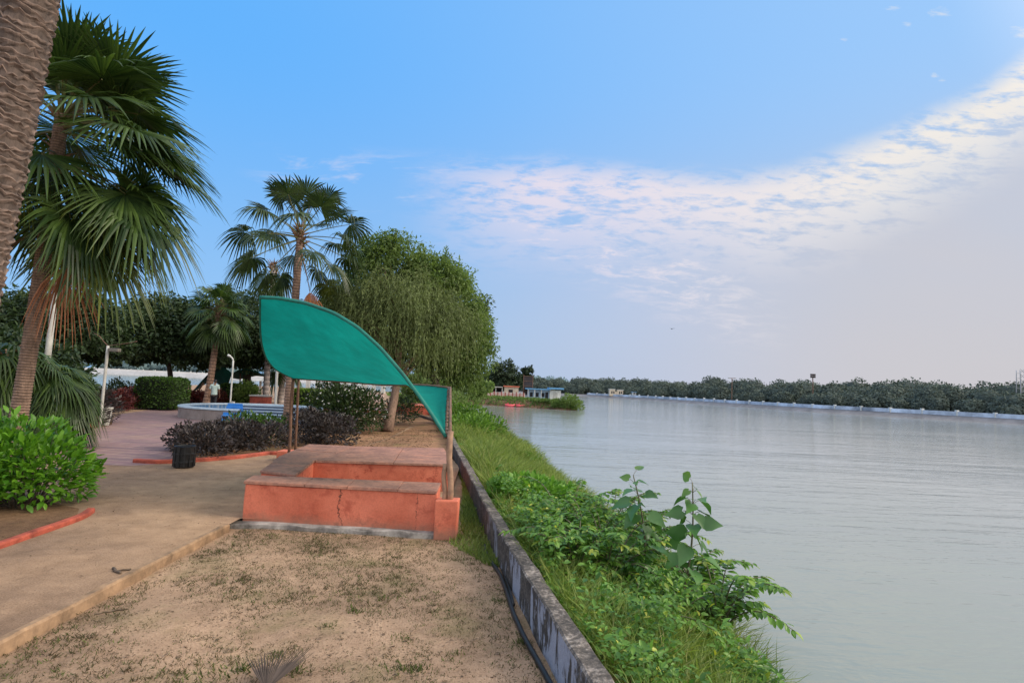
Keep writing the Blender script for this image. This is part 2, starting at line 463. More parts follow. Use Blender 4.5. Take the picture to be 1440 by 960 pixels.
MAT['creeper'] = leafmat('creeper_leaf', (.05, .15, .018), (.20, .40, .05), None, .35, .45, 1.5)
MAT['lawngrass'] = leafmat('lawn_sprig', (.03, .045, .012), (.12, .155, .035), (.085, .058, .032), .3, .7, 2)
MAT['straw'] = leafmat('dry_litter', (.07, .045, .03), (.20, .14, .09), None, .1, .9, 3)
MAT['farleaf'] = leafmat('far_wood_leaf', (.062, .084, .078), (.125, .155, .125), None, .1, .9, .11, rnd=.12)  # distance haze is mixed into this leaf colour
MAT['hazeleaf'] = leafmat('hazy_wood_leaf', (.12, .19, .22), (.19, .27, .27), None, .1, .8, .03)  # bluish haze of the far shore put into the colour
MAT['promleaf'] = leafmat('headland_tree_leaf', (.016, .032, .018), (.058, .088, .042), None, .15, .6, .3)
MAT['bankfar'] = leafmat('headland_grass_blade', (.05, .10, .022), (.15, .23, .05), None, .3, .6, .25)
MAT['palmbark'] = bark('palm_bark', (.195, .13, .098), 0)
MAT['palmbark_near'] = bark('near_palm_bark', (.105, .075, .062), 0)
MAT['greybark'] = bark('grey_bark', (.32, .28, .27), 0)
MAT['bark'] = bark('brown_bark', (.22, .14, .10), 0)
MAT['darkbark'] = bark('dark_bark', (.06, .045, .035), 0)


# ------------------------------------------------------------------ foliage shapes
def nrm(a):
    return a / (np.linalg.norm(a, axis=-1, keepdims=True) + 1e-9)


LEAF = {
    'diamond': (np.array([[0, 0, 0], [-.5, .42, .08], [0, 1, -.05], [.5, .42, .08]]), [np.array([[0, 3, 2, 1]])]),
    'blade': (np.array([[-.5, 0, 0], [.5, 0, 0], [.38, .5, .06], [-.38, .5, .06], [0, 1, 0]]), [np.array([[0, 1, 2, 3]]), np.array([[3, 2, 4]])]),
    'ovate': (np.array([[0, 0, 0], [0, .45, -.03], [0, .8, -.06], [0, 1.0, -.13], [-.36, .22, .05], [-.5, .5, .06], [-.28, .8, -.01], [.36, .22, .05], [.5, .5, .06], [.28, .8, -.01]]),
              [np.array([[0, 1, 5, 4], [1, 2, 6, 5], [0, 7, 8, 1], [1, 8, 9, 2]]), np.array([[2, 3, 6], [2, 9, 3]])]),
    'heart': (np.array([[0, .08, 0], [0, .42, -.03], [0, .75, -.08], [0, 1.08, -.2], [-.22, -.06, .04], [-.5, .18, .08], [-.46, .46, .06], [-.22, .76, -.03], [.22, -.06, .04], [.5, .18, .08], [.46, .46, .06], [.22, .76, -.03]]),
              [np.array([[0, 1, 6, 5], [1, 2, 7, 6], [0, 9, 10, 1], [1, 10, 11, 2]]), np.array([[0, 5, 4], [0, 8, 9], [2, 3, 7], [2, 11, 3]])]),
}


def leaves(mb, kind, pos, axis, nor, size, width=.5, tint=None, mi=0):
    T, F = LEAF[kind]; n = len(pos); k = len(T)
    if n == 0: return
    Y = nrm(np.asarray(axis, float)); X = nrm(np.cross(Y, nor)); Z = np.cross(X, Y)
    size = np.broadcast_to(np.asarray(size, float), (n,))[:, None, None]; width = np.broadcast_to(np.asarray(width, float), (n,))[:, None]
    V = pos[:, None, :] + size * (T[None, :, 0, None] * width[..., None] * X[:, None, :] + T[None, :, 1, None] * Y[:, None, :] + T[None, :, 2, None] * Z[:, None, :])
    off = (np.arange(n) * k)[:, None, None]
    Fs = [(f[None] + off).reshape(-1, f.shape[1]) for f in F]
    tt = None if tint is None else np.repeat(np.broadcast_to(tint, (n,)), k)
    mb.add(V.reshape(-1, 3), Fs, tt, mi)


def rand_dirs(n):
    return nrm(rng.normal(size=(n, 3)))


def clumps(mb, centers, radii, per, size, kind='diamond', droop=.3, width=.55, flat=.8, out=.7, vary=.35, mi=0):
    """leaves spread through many small clumps, denser to each clump's skin"""
    centers = np.asarray(centers, float); radii = np.broadcast_to(np.asarray(radii, float), (len(centers),))
    C = np.repeat(centers, per, 0); r = np.repeat(radii, per)
    d = rand_dirs(len(C)); rad = r * rng.uniform(.25, 1.0, len(C)) ** .6
    p = C + d * rad[:, None] * np.array([1, 1, flat])
    ax = nrm(d * out + rand_dirs(len(C)) * .8 + np.array([0, 0, -droop]))
    no = nrm(rand_dirs(len(C)) * .7 + np.array([0, 0, 1.0]) + d * .3)
    leaves(mb, kind, p, ax, no, size * rng.uniform(1 - vary, 1 + vary, len(C)), width, mi=mi)


def shell(n, c, r, zmin=-1.0, bias=0.0):
    """n points near the skin of an ellipsoid"""
    d = rand_dirs(n * 3); d = d[d[:, 2] > zmin][:n]
    return np.asarray(c) + d * np.asarray(r) * rng.uniform(.72, 1.0, (len(d), 1)), d


def limb_tree(mb, base, top, r0, targets, mi=0, wob=.2, frac=.5):
    base = np.array(base, float); top = np.array(top, float)
    t = np.linspace(0, 1, 9)[:, None]
    path = base + (top - base) * t + np.sin(t * 5 + 1) * np.array([wob, wob * .6, 0]) * t
    rad = r0 * (1 - .55 * t[:, 0]); rad[0] *= 1.35
    tube(mb, path, rad, 10, mi)
    for q in targets:
        q = np.array(q); s = rng.uniform(frac, .95); i = int(s * 8); st = path[i]
        u = np.linspace(0, 1, 6)[:, None]; mid = np.array([0, 0, .15 * np.linalg.norm(q - st)])
        pp = st + (q - st) * u + mid * np.sin(u * PI) + rng.normal(size=(6, 3)) * .03 * np.linalg.norm(q - st) * np.sin(u * PI)
        tube(mb, pp, rad[i] * .5 * (1 - .8 * u[:, 0]), 6, mi)


def tree(name, label, base, crowns, n_cl, per, lsize, leaf, barkm, r0=.2, cl_r=.3, group=None, droop=.3, kind='diamond', zmin=-.6, cat='tree', limbs=9, width=.6):
    base = Vector(base); root = empty(name, base, label, cat, group)
    C = []; Rr = []
    tot = sum(c[3] * c[4] for c in crowns)
    for (cx, cy, cz, rx, rz) in crowns:
        n = max(4, int(n_cl * rx * rz / tot)); p, d = shell(n, (cx, cy, cz), (rx, rx, rz), zmin)
        inner = max(2, n // 4); p2 = np.array((cx, cy, cz)) + rand_dirs(inner) * np.array((rx, rx, rz)) * rng.uniform(.2, .6, (inner, 1))
        C += list(p) + list(p2); Rr += [cl_r * min(rx, rz) * rng.uniform(.7, 1.35) for _ in range(len(p) + inner)]
    C = np.array(C)
    mb = MB(); clumps(mb, C, Rr, per, lsize, kind, droop, width)
    o = mb.build('crown', leaf, root, origin=base); o.location = (0, 0, 0)
    tb = MB(); big = max(crowns, key=lambda c: c[3])
    idx = rng.choice(len(C), min(limbs, len(C)), replace=False)
    limb_tree(tb, base, (big[0], big[1], big[2] + big[4] * .2), r0, C[idx])
    t = tb.build('trunk', barkm, root, True, origin=base); t.location = (0, 0, 0)
    return root


def bush(name, label, base, ells, n, lsize, leaf, kind='ovate', cat='shrub', group=None, width=.5, up=.35, stems=7, stemm=None, zmin=-.25, inner=.35, extra=None, jit=.5):
    """leafy shrub: leaves over lumpy ellipsoids, dark stems inside"""
    base = Vector(base); root = empty(name, base, label, cat, group)
    mb = MB(); w = np.array([e[3] * e[4] for e in ells]); w = w / w.sum(); tips = []
    for e, q in zip(ells, w):
        c = np.array(e[:3]); r = np.array([e[3], e[3] if len(e) < 6 else e[5], e[4]]); m = int(n * q)
        d = rand_dirs(m * 3); d = d[d[:, 2] > zmin][:m]; m = len(d)
        lump = np.array([1 + .22 * mnoise.noise(Vector(x * 2.6) + Vector(c)) for x in d])
        k = np.where(rng.random(m) < inner, rng.uniform(.35, .8, m), rng.uniform(.8, 1.04, m))
        p = c + d * r * (k * lump)[:, None]
        ax = nrm(d * .8 + rand_dirs(m) * jit + np.array([0, 0, up])); no = nrm(d * .5 + np.array([0, 0, .9]) + rand_dirs(m) * .45)
        leaves(mb, kind, p, ax, no, lsize * rng.uniform(.6, 1.25, m), width)
        tips.append(p[rng.choice(m, min(m, stems), replace=False)])
    o = mb.build('foliage', leaf, root, True, origin=base); o.location = (0, 0, 0)
    sb = MB()
    for tset in tips:
        for q in tset:
            u = np.linspace(0, 1, 5)[:, None]; st = np.array(base) + np.array([(q[0] - base.x) * .35, (q[1] - base.y) * .35, -.02])
            tube(sb, st + (q - st) * u + rng.normal(size=(5, 3)) * .02 * np.sin(u * PI), .014 * (1.2 - u[:, 0]) * max(1, lsize * 6), 5)
    s_ = sb.build('stem', stemm or MAT['darkbark'], root, True, origin=base); s_.location = (0, 0, 0)
    if extra: extra(root, ells)
    return root


# ------------------------------------------------------------------ palms
def fan_frond(mb, start, az, el, pet, Rb, spread=2.35, nseg=40, bend=.5, droop=.35, tipdroop=.5, mi_blade=0, mi_pet=1, pet_r=.022, cup=.25, twist=None):
    """one fan leaf: a stalk that bends down under its weight and a pleated blade of split segments"""
    d0 = np.array([math.cos(az) * math.cos(el), math.sin(az) * math.cos(el), math.sin(el)])
    u = np.linspace(0, 1, 7)[:, None]
    path = np.array(start) + d0 * pet * u + np.array([0, 0, -1.0]) * bend * pet * u ** 2
    tube(mb, path, pet_r * (1.25 - .6 * u[:, 0]), 5, mi_pet)
    hub = path[-1]; along = nrm(path[-1] - path[-2]); side = nrm(np.cross(along, [0, 0, 1.0])) if abs(along[2]) < .97 else np.array([math.sin(az), -math.cos(az), 0])
    nor = np.cross(side, along)
    tw = rng.normal() * .35 if twist is None else twist
    side, nor = side * math.cos(tw) + nor * math.sin(tw), nor * math.cos(tw) - side * math.sin(tw)
    ph = np.linspace(-spread, spread, nseg); dph = ph[1] - ph[0]
    st = np.array([.04, .3, .56, .74, .88, 1.0])
    w = np.array([st[0], st[1], st[2] * .95, st[2] * .62, st[2] * .36, .02]) * math.tan(dph / 2)
    L = Rb * (.74 + .26 * np.cos(ph * .62)) * rng.uniform(.86, 1.06, nseg)
    dirs = np.cos(ph)[:, None] * along + np.sin(ph)[:, None] * side + nor * (cup * np.abs(np.sin(ph * .5)))[:, None]
    dirs = nrm(dirs); per = nrm(np.cross(np.broadcast_to(nor, dirs.shape), dirs))
    td = tipdroop * rng.uniform(.3, 1.6, nseg)
    r = L[:, None] * st[None, :]
    g = -(droop * Rb * (st ** 2)[None, :] * np.ones((nseg, 1)) + td[:, None] * Rb * np.clip(st - .55, 0, 1)[None, :] ** 1.3 * 1.1)
    mid = hub + dirs[:, None, :] * r[..., None] + g[..., None] * np.array([0, 0, 1.0])
    W = (w[None, :] * L[:, None])[..., None] * per[:, None, :]
    fold = (w[None, :] * L[:, None] * .55)[..., None] * nor
    V = np.stack([mid - W, mid + fold, mid + W], 2)          # seg, station, 3, xyz
    k = len(st); i = (np.arange(nseg) * k * 3)[:, None, None]; s = (np.arange(k - 1) * 3)[None, :, None]; c = np.arange(2)[None, None, :]
    b = i + s + c
    F = np.stack([b, b + 1, b + 4, b + 3], -1).reshape(-1, 4)
    mb.add(V.reshape(-1, 3), [F], None, mi_blade)


def ring_trunk(mb, path, r0, r1, step=.09, ridge=.08, n=20, slant=0.0, flare=1.25, mi=0):
    """palm trunk: stacked leaf-scar collars, each a little proud of the one above"""
    path = np.asarray(path, float); L = np.concatenate([[0], np.cumsum(np.linalg.norm(np.diff(path, axis=0), axis=1))])
    m = int(L[-1] / step); ts = []; rs = []
    for i in range(m):
        a = i / m
        r = r0 + (r1 - r0) * a + (flare - 1) * r0 * math.exp(-a * L[-1] / .5)
        j = rng.uniform(.7, 1.3)
        for f, k in ((0.02, 1 - ridge * .2), (.6, 1 + ridge * .35 * j), (.86, 1 + ridge * j), (.97, 1 - ridge * .35)):
            ts.append((i + f) * step); rs.append(r * k)
    ts = np.array(ts); rs = np.array(rs)
    pp = np.stack([np.interp(ts, L, path[:, k]) for k in range(3)], -1)
    pp2 = pp.copy()
    for _ in range(12): pp2[1:-1] = (pp2[:-2] + 2 * pp2[1:-1] + pp2[2:]) / 4
    th = np.linspace(0, 2 * PI, n, endpoint=False)
    rad = rs[:, None] * (1 + .02 * rng.normal(size=(len(rs), n)))
    tube(mb, pp2, rad, n, mi)
    lip = np.tile(np.repeat(np.array([0, .25, 1, 0.]), n), len(pp2) // 4); mb.T[-1][:len(lip)] = lip
    # slant each collar
    if slant:
        V = mb.V[-1]; c = pp2.mean(0)
        off = np.zeros(len(V), np.float32); kk = len(pp2) * n
        ang = np.tile(th, len(pp2)); wob = np.repeat(rng.normal(size=(len(pp2) // 4, n)) * .25, 4, 0).reshape(-1)
        off[:kk] = slant * r0 * (np.sin(ang + .2) + .25 * np.sin(3 * ang + np.repeat(np.arange(len(pp2)) // 4, n) * 1.7) + wob)
        V[:, 2] += off


def palm(name, label, base, crown, r0, r1, fronds, barkm, group=None, mid=None, step=.09, ridge=.08, boot=True, blade=None, cat='palm tree', trunk_n=18):
    """fronds: list of dicts for fan_frond + 'kind' """
    base = Vector(base); root = empty(name, base, label, cat, group)
    pts = [np.array(base), np.array(mid) if mid is not None else (np.array(base) + np.array(crown)) / 2, np.array(crown)]
    path = smoothpath(pts, 30)
    tb = MB(); ring_trunk(tb, path, r0, r1, step, ridge, trunk_n)
    t = tb.build('trunk', barkm, root, False, origin=base); t.location = (0, 0, 0)
    if boot:      # fibrous old leaf bases under the crown
        bb = MB(); Lb = boot if boot is not True else 1.0
        for i in range(34):
            a = i * 2.4; h = rng.uniform(-Lb, .1); s = np.array(crown) + np.array([math.cos(a) * r1 * .8, math.sin(a) * r1 * .8, h])
            d = np.array([math.cos(a), math.sin(a), rng.uniform(.8, 1.8)]) * rng.uniform(.12, .3) * (r1 / .15)
            u = np.linspace(0, 1, 4)[:, None]; tube(bb, s + d * u + np.array([math.cos(a), math.sin(a), 0]) * .1 * u ** 2, .05 * (1.1 - u[:, 0]) * (r1 / .15), 5)
        b = bb.build('leaf_base', MAT['petiole_dead'], root, True, origin=base); b.location = (0, 0, 0)
    for f in fronds:
        f = dict(f); kind = f.pop('kind', 'green'); mb = MB()
        a = f['az']; st = np.array(crown) + np.array([math.cos(a), math.sin(a), 0]) * r1 * .6 + np.array([0, 0, f.pop('dz', 0)])
        fan_frond(mb, st, **f)
        mats = {'green': [blade or MAT['palm'], MAT['petiole']], 'light': [MAT['palm_light'], MAT['petiole']], 'dead': [MAT['palm_dead'], MAT['petiole_dead']]}[kind]
        o = mb.build('dead_frond' if kind == 'dead' else 'frond', mats, root, False, origin=base); o.location = (0, 0, 0)
        if kind == 'dead': o['label'] = 'dry brown frond hanging down'
    return root


def frond_set(n, pet, Rb, elmin, elmax, bend=.45, az0=0, nseg=36, light_below=-9, **kw):
    out = []
    for i in range(n):
        t = (i + .5) / n; el = elmax + (elmin - elmax) * t ** .85
        out.append(dict(az=az0 + i * 2.39996 + rng.normal() * .15, el=el, pet=pet * rng.uniform(.8, 1.15), Rb=Rb * rng.uniform(.85, 1.1), bend=bend * rng.uniform(.6, 1.3), nseg=nseg,
                        droop=kw.get('droop', .25) * rng.uniform(.6, 1.4) * (1.3 - .6 * math.sin(max(0, el))), tipdroop=kw.get('tip', .4), pet_r=kw.get('pet_r', .022),
                        kind='light' if el < light_below and rng.random() < .75 else 'green', dz=-t * kw.get('stack', .4)))
    return out

# ------------------------------------------------------------------ sky and sun
SUN_EL, SUN_AZ = R(33), R(98)       # azimuth measured from +Y towards +X (over the river, a little behind the viewer)
w = bpy.data.worlds.new('World'); S.world = w; w.use_nodes = True; nt = w.node_tree
bg = nt.nodes['Background']; bg.inputs['Strength'].default_value = 0.1
tc = nt.nodes.new('ShaderNodeTexCoord'); sp = nt.nodes.new('ShaderNodeSeparateXYZ'); nt.links.new(tc.outputs['Generated'], sp.inputs[0])
X, Y, Z = sp.outputs
yy = math_(nt, 'MAXIMUM', Y, .12)
U = math_(nt, 'DIVIDE', X, yy); Vv = math_(nt, 'DIVIDE', Z, yy)


def ss(a, b, x):
    n = nt.nodes.new('ShaderNodeMapRange'); n.interpolation_type = 'SMOOTHSTEP'
    n.inputs['From Min'].default_value = a; n.inputs['From Max'].default_value = b
    nt.links.new(x, n.inputs['Value']); return n.outputs[0]


taz = ss(-.62, .78, X); tel = ss(0.0, .52, Z)
up_ = mixc(nt, taz, (.12, .475, 1.06), (.37, .635, 1.02)); lo_ = mixc(nt, taz, (.31, .58, .95), (.60, .575, .60))
grad = mixc(nt, tel, lo_, up_)
nish = nt.nodes.new('ShaderNodeTexSky'); nish.sky_type = 'NISHITA'; nish.sun_disc = False
nish.sun_elevation = SUN_EL; nish.sun_rotation = SUN_AZ; nish.air_density = 1.2; nish.dust_density = 2.0
nsc = nt.nodes.new('ShaderNodeVectorMath'); nsc.operation = 'SCALE'; nt.links.new(nish.outputs[0], nsc.inputs[0]); nsc.inputs['Scale'].default_value = .1
base = mixc(nt, .10, grad, nsc.outputs[0])
# --- clouds: a ragged bank over the river, its edge brightly lit
cv = nt.nodes.new('ShaderNodeCombineXYZ'); nt.links.new(U, cv.inputs[0]); nt.links.new(Vv, cv.inputs[1])


def cmap(rot, sx, sy):
    m = nt.nodes.new('ShaderNodeMapping'); nt.links.new(cv.outputs[0], m.inputs[0]); m.inputs['Rotation'].default_value = (0, 0, rot); m.inputs['Scale'].default_value = (sx, sy, 1)
    return m.outputs[0]


wob = noise(nt, 3.2, 4, .6, cv.outputs[0])
ue = math_(nt, 'MAXIMUM', math_(nt, 'SUBTRACT', U, .38), 0.0)
vtop = math_(nt, 'ADD', math_(nt, 'MULTIPLY', math_(nt, 'POWER', ue, 1.75), .72), math_(nt, 'MULTIPLY_ADD', wob, .07, .365))
d = math_(nt, 'SUBTRACT', vtop, Vv)                                  # >0 inside the bank
n1 = noise(nt, 9, 7, .62, cmap(R(-22), .8, 3.4), .5)
n2 = noise(nt, 34, 5, .65, cmap(R(-20), .7, 2.4), .3)
n3 = noise(nt, 4, 5, .55, cmap(R(-15), .6, 1.8))
puff = math_(nt, 'ADD', math_(nt, 'MULTIPLY', n1, .65), math_(nt, 'MULTIPLY', n2, .45))
edge = math_(nt, 'MULTIPLY', ss(-.03, .035, d), math_(nt, 'SUBTRACT', 1.0, ss(.04, .23, d)))
ucut = ss(-.24, .06, U)
bright = math_(nt, 'MULTIPLY', math_(nt, 'MULTIPLY', edge, ucut), ss(.42, .60, puff))
veil = math_(nt, 'MULTIPLY', math_(nt, 'MULTIPLY', ss(-.06, .22, d), ss(-.25, .45, U)), math_(nt, 'MULTIPLY_ADD', n3, .5, .55), None, True)
# slanting mackerel streaks below the bank
q = math_(nt, 'ADD', math_(nt, 'MULTIPLY_ADD', U, .36, -.335), Vv)
band = math_(nt, 'MULTIPLY', math_(nt, 'MULTIPLY', ss(-.13, -.03, q), math_(nt, 'SUBTRACT', 1.0, ss(-.01, .06, q))), math_(nt, 'MULTIPLY', ss(-.2, -.04, U), math_(nt, 'SUBTRACT', 1.0, ss(.30, .52, U))))
n4 = noise(nt, 17, 6, .68, cmap(R(24), .8, 3.2), .6)
mack = math_(nt, 'MULTIPLY', band, ss(.43, .66, math_(nt, 'ADD', math_(nt, 'MULTIPLY', n4, .7), math_(nt, 'MULTIPLY', n2, .3))))
# faint wisps further round and single puffs high up
wz = math_(nt, 'MULTIPLY', math_(nt, 'MULTIPLY', ss(-.52, -.36, U), math_(nt, 'SUBTRACT', 1.0, ss(-.2, -.02, U))), math_(nt, 'MULTIPLY', ss(.29, .35, Vv), math_(nt, 'SUBTRACT', 1.0, ss(.38, .43, Vv))))
wisp = math_(nt, 'MULTIPLY', wz, ss(.50, .70, n1))
spots = None
for (px, py, r) in ((1255, 12, .009), (1324, 19, .013), (1275, 34, .006), (1187, 56, .005), (1315, 106, .006), (1325, 113, .005), (1437, 45, .014)):
    dd = _dir(px, py); u0, v0 = dd.x / dd.y, dd.z / dd.y
    ex = math_(nt, 'POWER', math_(nt, 'DIVIDE', math_(nt, 'SUBTRACT', U, u0), r * 1.7), 2.0); ey = math_(nt, 'POWER', math_(nt, 'DIVIDE', math_(nt, 'SUBTRACT', Vv, v0), r), 2.0)
    s1 = math_(nt, 'SUBTRACT', math_(nt, 'MULTIPLY_ADD', n2, 5.5, -2.0), math_(nt, 'ADD', ex, ey))
    s1 = ss(-.2, 1.6, s1); spots = s1 if spots is None else math_(nt, 'MAXIMUM', spots, s1)
front = ss(0, .2, Y)
col = mixc(nt, math_(nt, 'MULTIPLY', math_(nt, 'MULTIPLY', veil, .85), front), base, mixc(nt, ss(-.1, .7, U), (.51, .62, .88), (.62, .605, .645)))
col = mixc(nt, math_(nt, 'MULTIPLY', wisp, .55), col, (.72, .72, .87))
warm = mixc(nt, ss(.0, .8, U), (.80, .74, .84), (.90, .85, .79))
lit = math_(nt, 'MULTIPLY', math_(nt, 'MAXIMUM', math_(nt, 'MAXIMUM', bright, math_(nt, 'MULTIPLY', mack, .9)), math_(nt, 'MULTIPLY', spots, .5)), front)
col = mixc(nt, math_(nt, 'MULTIPLY', lit, .95), col, warm)
# bright glow added for soft lighting round the sun, which stands outside the view
sdir = Vector((math.sin(SUN_AZ) * math.cos(SUN_EL), math.cos(SUN_AZ) * math.cos(SUN_EL), math.sin(SUN_EL)))
dt = nt.nodes.new('ShaderNodeVectorMath'); dt.operation = 'DOT_PRODUCT'; nt.links.new(tc.outputs['Generated'], dt.inputs[0]); dt.inputs[1].default_value = sdir
glow = ss(.62, 1.0, dt.outputs['Value'])
col = mixc(nt, math_(nt, 'MULTIPLY', glow, .9), col, (2.3, 2.0, 1.6))
# added fill light: brighter sky, unseen, overhead and behind the viewer
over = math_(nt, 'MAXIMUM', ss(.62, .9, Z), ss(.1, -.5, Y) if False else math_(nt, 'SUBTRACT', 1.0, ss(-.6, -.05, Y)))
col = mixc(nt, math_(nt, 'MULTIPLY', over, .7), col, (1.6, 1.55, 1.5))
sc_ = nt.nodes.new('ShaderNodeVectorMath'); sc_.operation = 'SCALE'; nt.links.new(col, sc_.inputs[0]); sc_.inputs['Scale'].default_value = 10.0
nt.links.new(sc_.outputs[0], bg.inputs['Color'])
sl = bpy.data.lights.new('sun', 'SUN'); sl.energy = 2.6; sl.angle = R(20); sl.color = (1, .90, .76)
so = bpy.data.objects.new('sun', sl); COL.objects.link(so); so.rotation_euler = (-sdir).to_track_quat('-Z', 'Y').to_euler()

# ------------------------------------------------------------------ setting: water, land, paths


def sheet(name, poly, z, mat, grid=None):
    bm = bmesh.new(); vs = [bm.verts.new((p[0], p[1], z)) for p in poly]; f = bm.faces.new(vs); f.normal_update()
    if f.normal.z < 0: f.normal_flip()
    bmesh.ops.triangulate(bm, faces=bm.faces[:])
    me = bpy.data.meshes.new(name); bm.to_mesh(me); bm.free(); me.materials.append(mat)
    o = bpy.data.objects.new(name, me); COL.objects.link(o); return tag(o, kind='structure')


sheet('river_water', [(-3000, -400), (3000, -400), (3000, 4500), (-3000, 4500)], -1.0, MAT['water'])
wall_in = smoothpath([(2.0, -6), (1.12, 0), (.57, 3.48), (.40, 4.55), (-.10, 7.24), (-.47, 9.65), (-1.43, 15.81), (-3.4, 29), (-6.0, 43), (-9.4, 60)], 90)
shore = smoothpath([(3.4, -6), (2.9, 1), (2.55, 5.5), (2.85, 7.8), (2.75, 10.6), (1.85, 16.3), (1.3, 23.8), (-.9, 40), (-5.4, 63.9), (-9, 78), (-13, 90), (-9, 95), (-3, 92.4), (4.9, 89.2), (8.7, 85.6), (10.4, 86.5), (10.9, 90), (8, 100), (-2, 114), (-20, 124)], 140)
north = [(-40, 132), (-62, 124), (-56, 96), (-40, 70), (-27.5, 52), (-21.5, 40), (-28, 37.5), (-44, 36), (-70, 34), (-90, 20), (-90, -30), (3, -30)]
MAINW = wall_in
# the land behind the wall: garden level 0, the lawn 12 cm lower
garden = [(-3.66, -30), (-3.62, 0), (-3.61, 4.3), (-3.64, 5), (-3.71, 7.85), (-3.72, 8.22), (-.98, 8.22), (-1.02, 10.9), (-1.15, 14.2), (-1.56, 16.0)]
garden += [(p[0], p[1]) for p in wall_in if p[1] > 16.5]
garden += [(-13, 78), (-17, 90), (-14, 97), (-3, 95), (5, 91.6), (8.2, 88.4), (8.6, 92), (5, 100), (-4, 111), (-21, 120)] + [(x * .985, y * .985) for x, y in north[:-1]]
sheet('garden_path', garden, 0.0, MAT['dirt'])
# lawn with real unevenness
mb = MB(); nx, ny = 70, 190
xs = np.linspace(0, 1, nx); ys = np.linspace(-6, 16.6, ny)
wx = np.interp(ys, wall_in[:, 1], wall_in[:, 0]) + .03
V = []
for j, y in enumerate(ys):
    for a in xs:
        x = -3.76 + (wx[j] + 3.76) * a
        V.append((x, y, -.095 + .016 * mnoise.noise((x * 1.3, y * 1.3, 0)) + .010 * mnoise.noise((x * 5, y * 5, 3)) - .012 * max(0, 1 - abs(a - .985) / .06)))
i = np.arange(ny - 1)[:, None] * nx + np.arange(nx - 1)[None]; i = i.reshape(-1)
mb.add(V, [np.stack([i, i + 1, i + nx + 1, i + nx], -1)])
tag(mb.build('sandy_lawn', MAT['lawn'], None, True), kind='structure')


# river bank: from the outer foot of the wall down to the water
def bank_point(s, t):
    """s along the wall (metres of y), t 0 at the wall, 1 at the waterline"""
    a = np.stack([np.interp(s, wall_in[:, 1], wall_in[:, 0]) + .20, s], -1)
    ns = shore[:70]
    b = np.stack([np.interp(s, ns[:, 1], ns[:, 0]), s], -1)
    xy = a + (b - a) * t[..., None]
    z = .02 - 1.04 * np.clip(t, 0, 1.3) ** 1.25
    return np.concatenate([xy, z[..., None]], -1)


ii = int(np.argmax(shore[:, 1] > 62)); ns_y = shore[:, 1]
ys = np.linspace(-5.9, 60, 160); ts = np.linspace(0, 1.25, 12)
Sg, Tg = np.meshgrid(ys, ts, indexing='ij'); V = bank_point(Sg.reshape(-1), Tg.reshape(-1))
V[:, 2] += np.array([.05 * mnoise.noise((v[0] * 1.5, v[1] * 1.5, 1)) for v in V])
mb = MB(); k = len(ts); i = (np.arange(len(ys) - 1)[:, None] * k + np.arange(k - 1)[None]).reshape(-1)
mb.add(V, [np.stack([i, i + 1, i + k + 1, i + k], -1)])
tag(mb.build('river_bank', MAT['bed'], None, True), kind='structure')
# slope round the inlet and the headland
sub = shore[(shore[:, 1] > 57) | (np.arange(len(shore)) > 75)]
mb = MB(); T = np.gradient(sub, axis=0); T /= np.linalg.norm(T, axis=1)[:, None]; Nn = np.stack([-T[:, 1], T[:, 0]], -1)
prof = [(2.9, .03), (1.6, -.25), (.5, -.75), (-.4, -1.3)]
V = np.concatenate([np.concatenate([sub + Nn * a, np.full((len(sub), 1), z)], -1)[:, None, :] for a, z in prof], 1).reshape(-1, 3)
k = 4; i = (np.arange(len(sub) - 1)[:, None] * k + np.arange(k - 1)[None]).reshape(-1)
mb.add(V, [np.stack([i, i + 1, i + k + 1, i + k], -1)])
tag(mb.build('headland_bank', MAT['bed'], None, True), kind='structure'); HEAD = (sub, Nn)
# west shore skirt of the garden
ws = np.array([(-20, 124)] + north[:-1], float); mb = MB()
for a, b in zip(ws[:-1], ws[1:]):
    mb.add([(a[0], a[1], -1.6), (b[0], b[1], -1.6), (b[0] * .985, b[1] * .985, 0), (a[0] * .985, a[1] * .985, 0)], [np.array([[0, 1, 2, 3]])])
tag(mb.build('west_bank', MAT['bed']), kind='structure')
# paving round the fountain and planted beds (each a sheet above the one below)
pv = [P(*p) for p in ((60, 640), (120, 652), (180, 655), (232, 652), (258, 640), (276, 626), (330, 612), (420, 592), (560, 577), (470, 566), (400, 568), (330, 572), (245, 571), (170, 582), (150, 594), (135, 600), (118, 606), (60, 610))]
sheet('brick_plaza', [(p.x, p.y) for p in pv], .004, MAT['plaza'])
bed1 = [(-6.15, 15.55), (-6.6, 14.1), (-7.45, 13.0), (-9.1, 15.6), (-10.8, 19.2), (-10.6, 23.3), (-8, 26.5), (-4.6, 27.0), (-4.3, 21), (-4.5, 17.2), (-5.3, 14.9)]
sheet('shrub_bed', bed1, .008, MAT['yard'])
sheet('back_yard_soil', [(-5.2, 14.4), (-4.6, 13.25), (-1.4, 13.6), (-1.62, 16.5), (-2.45, 22.5), (-3.2, 27), (-6.6, 43), (-8.4, 44), (-7.6, 27.2), (-4.4, 27.1), (-4.2, 21), (-4.4, 17.2)], .012, MAT['yard'])
sheet('near_shrub_bed', [(-5.62, 2.0), (-5.52, 6.4), (-5.66, 7.7), (-6.1, 8.35), (-7.4, 8.9), (-9.8, 9.4), (-13, 9), (-13, 2)], .008, MAT['bed'])
sheet('palm_bed', [(-10.2, 11.6), (-12.6, 16.2), (-14.0, 19.4), (-14.6, 21.2), (-16.5, 24), (-21, 27), (-40, 30), (-40, 9.6), (-11, 9.7)], .008, MAT['bed'])

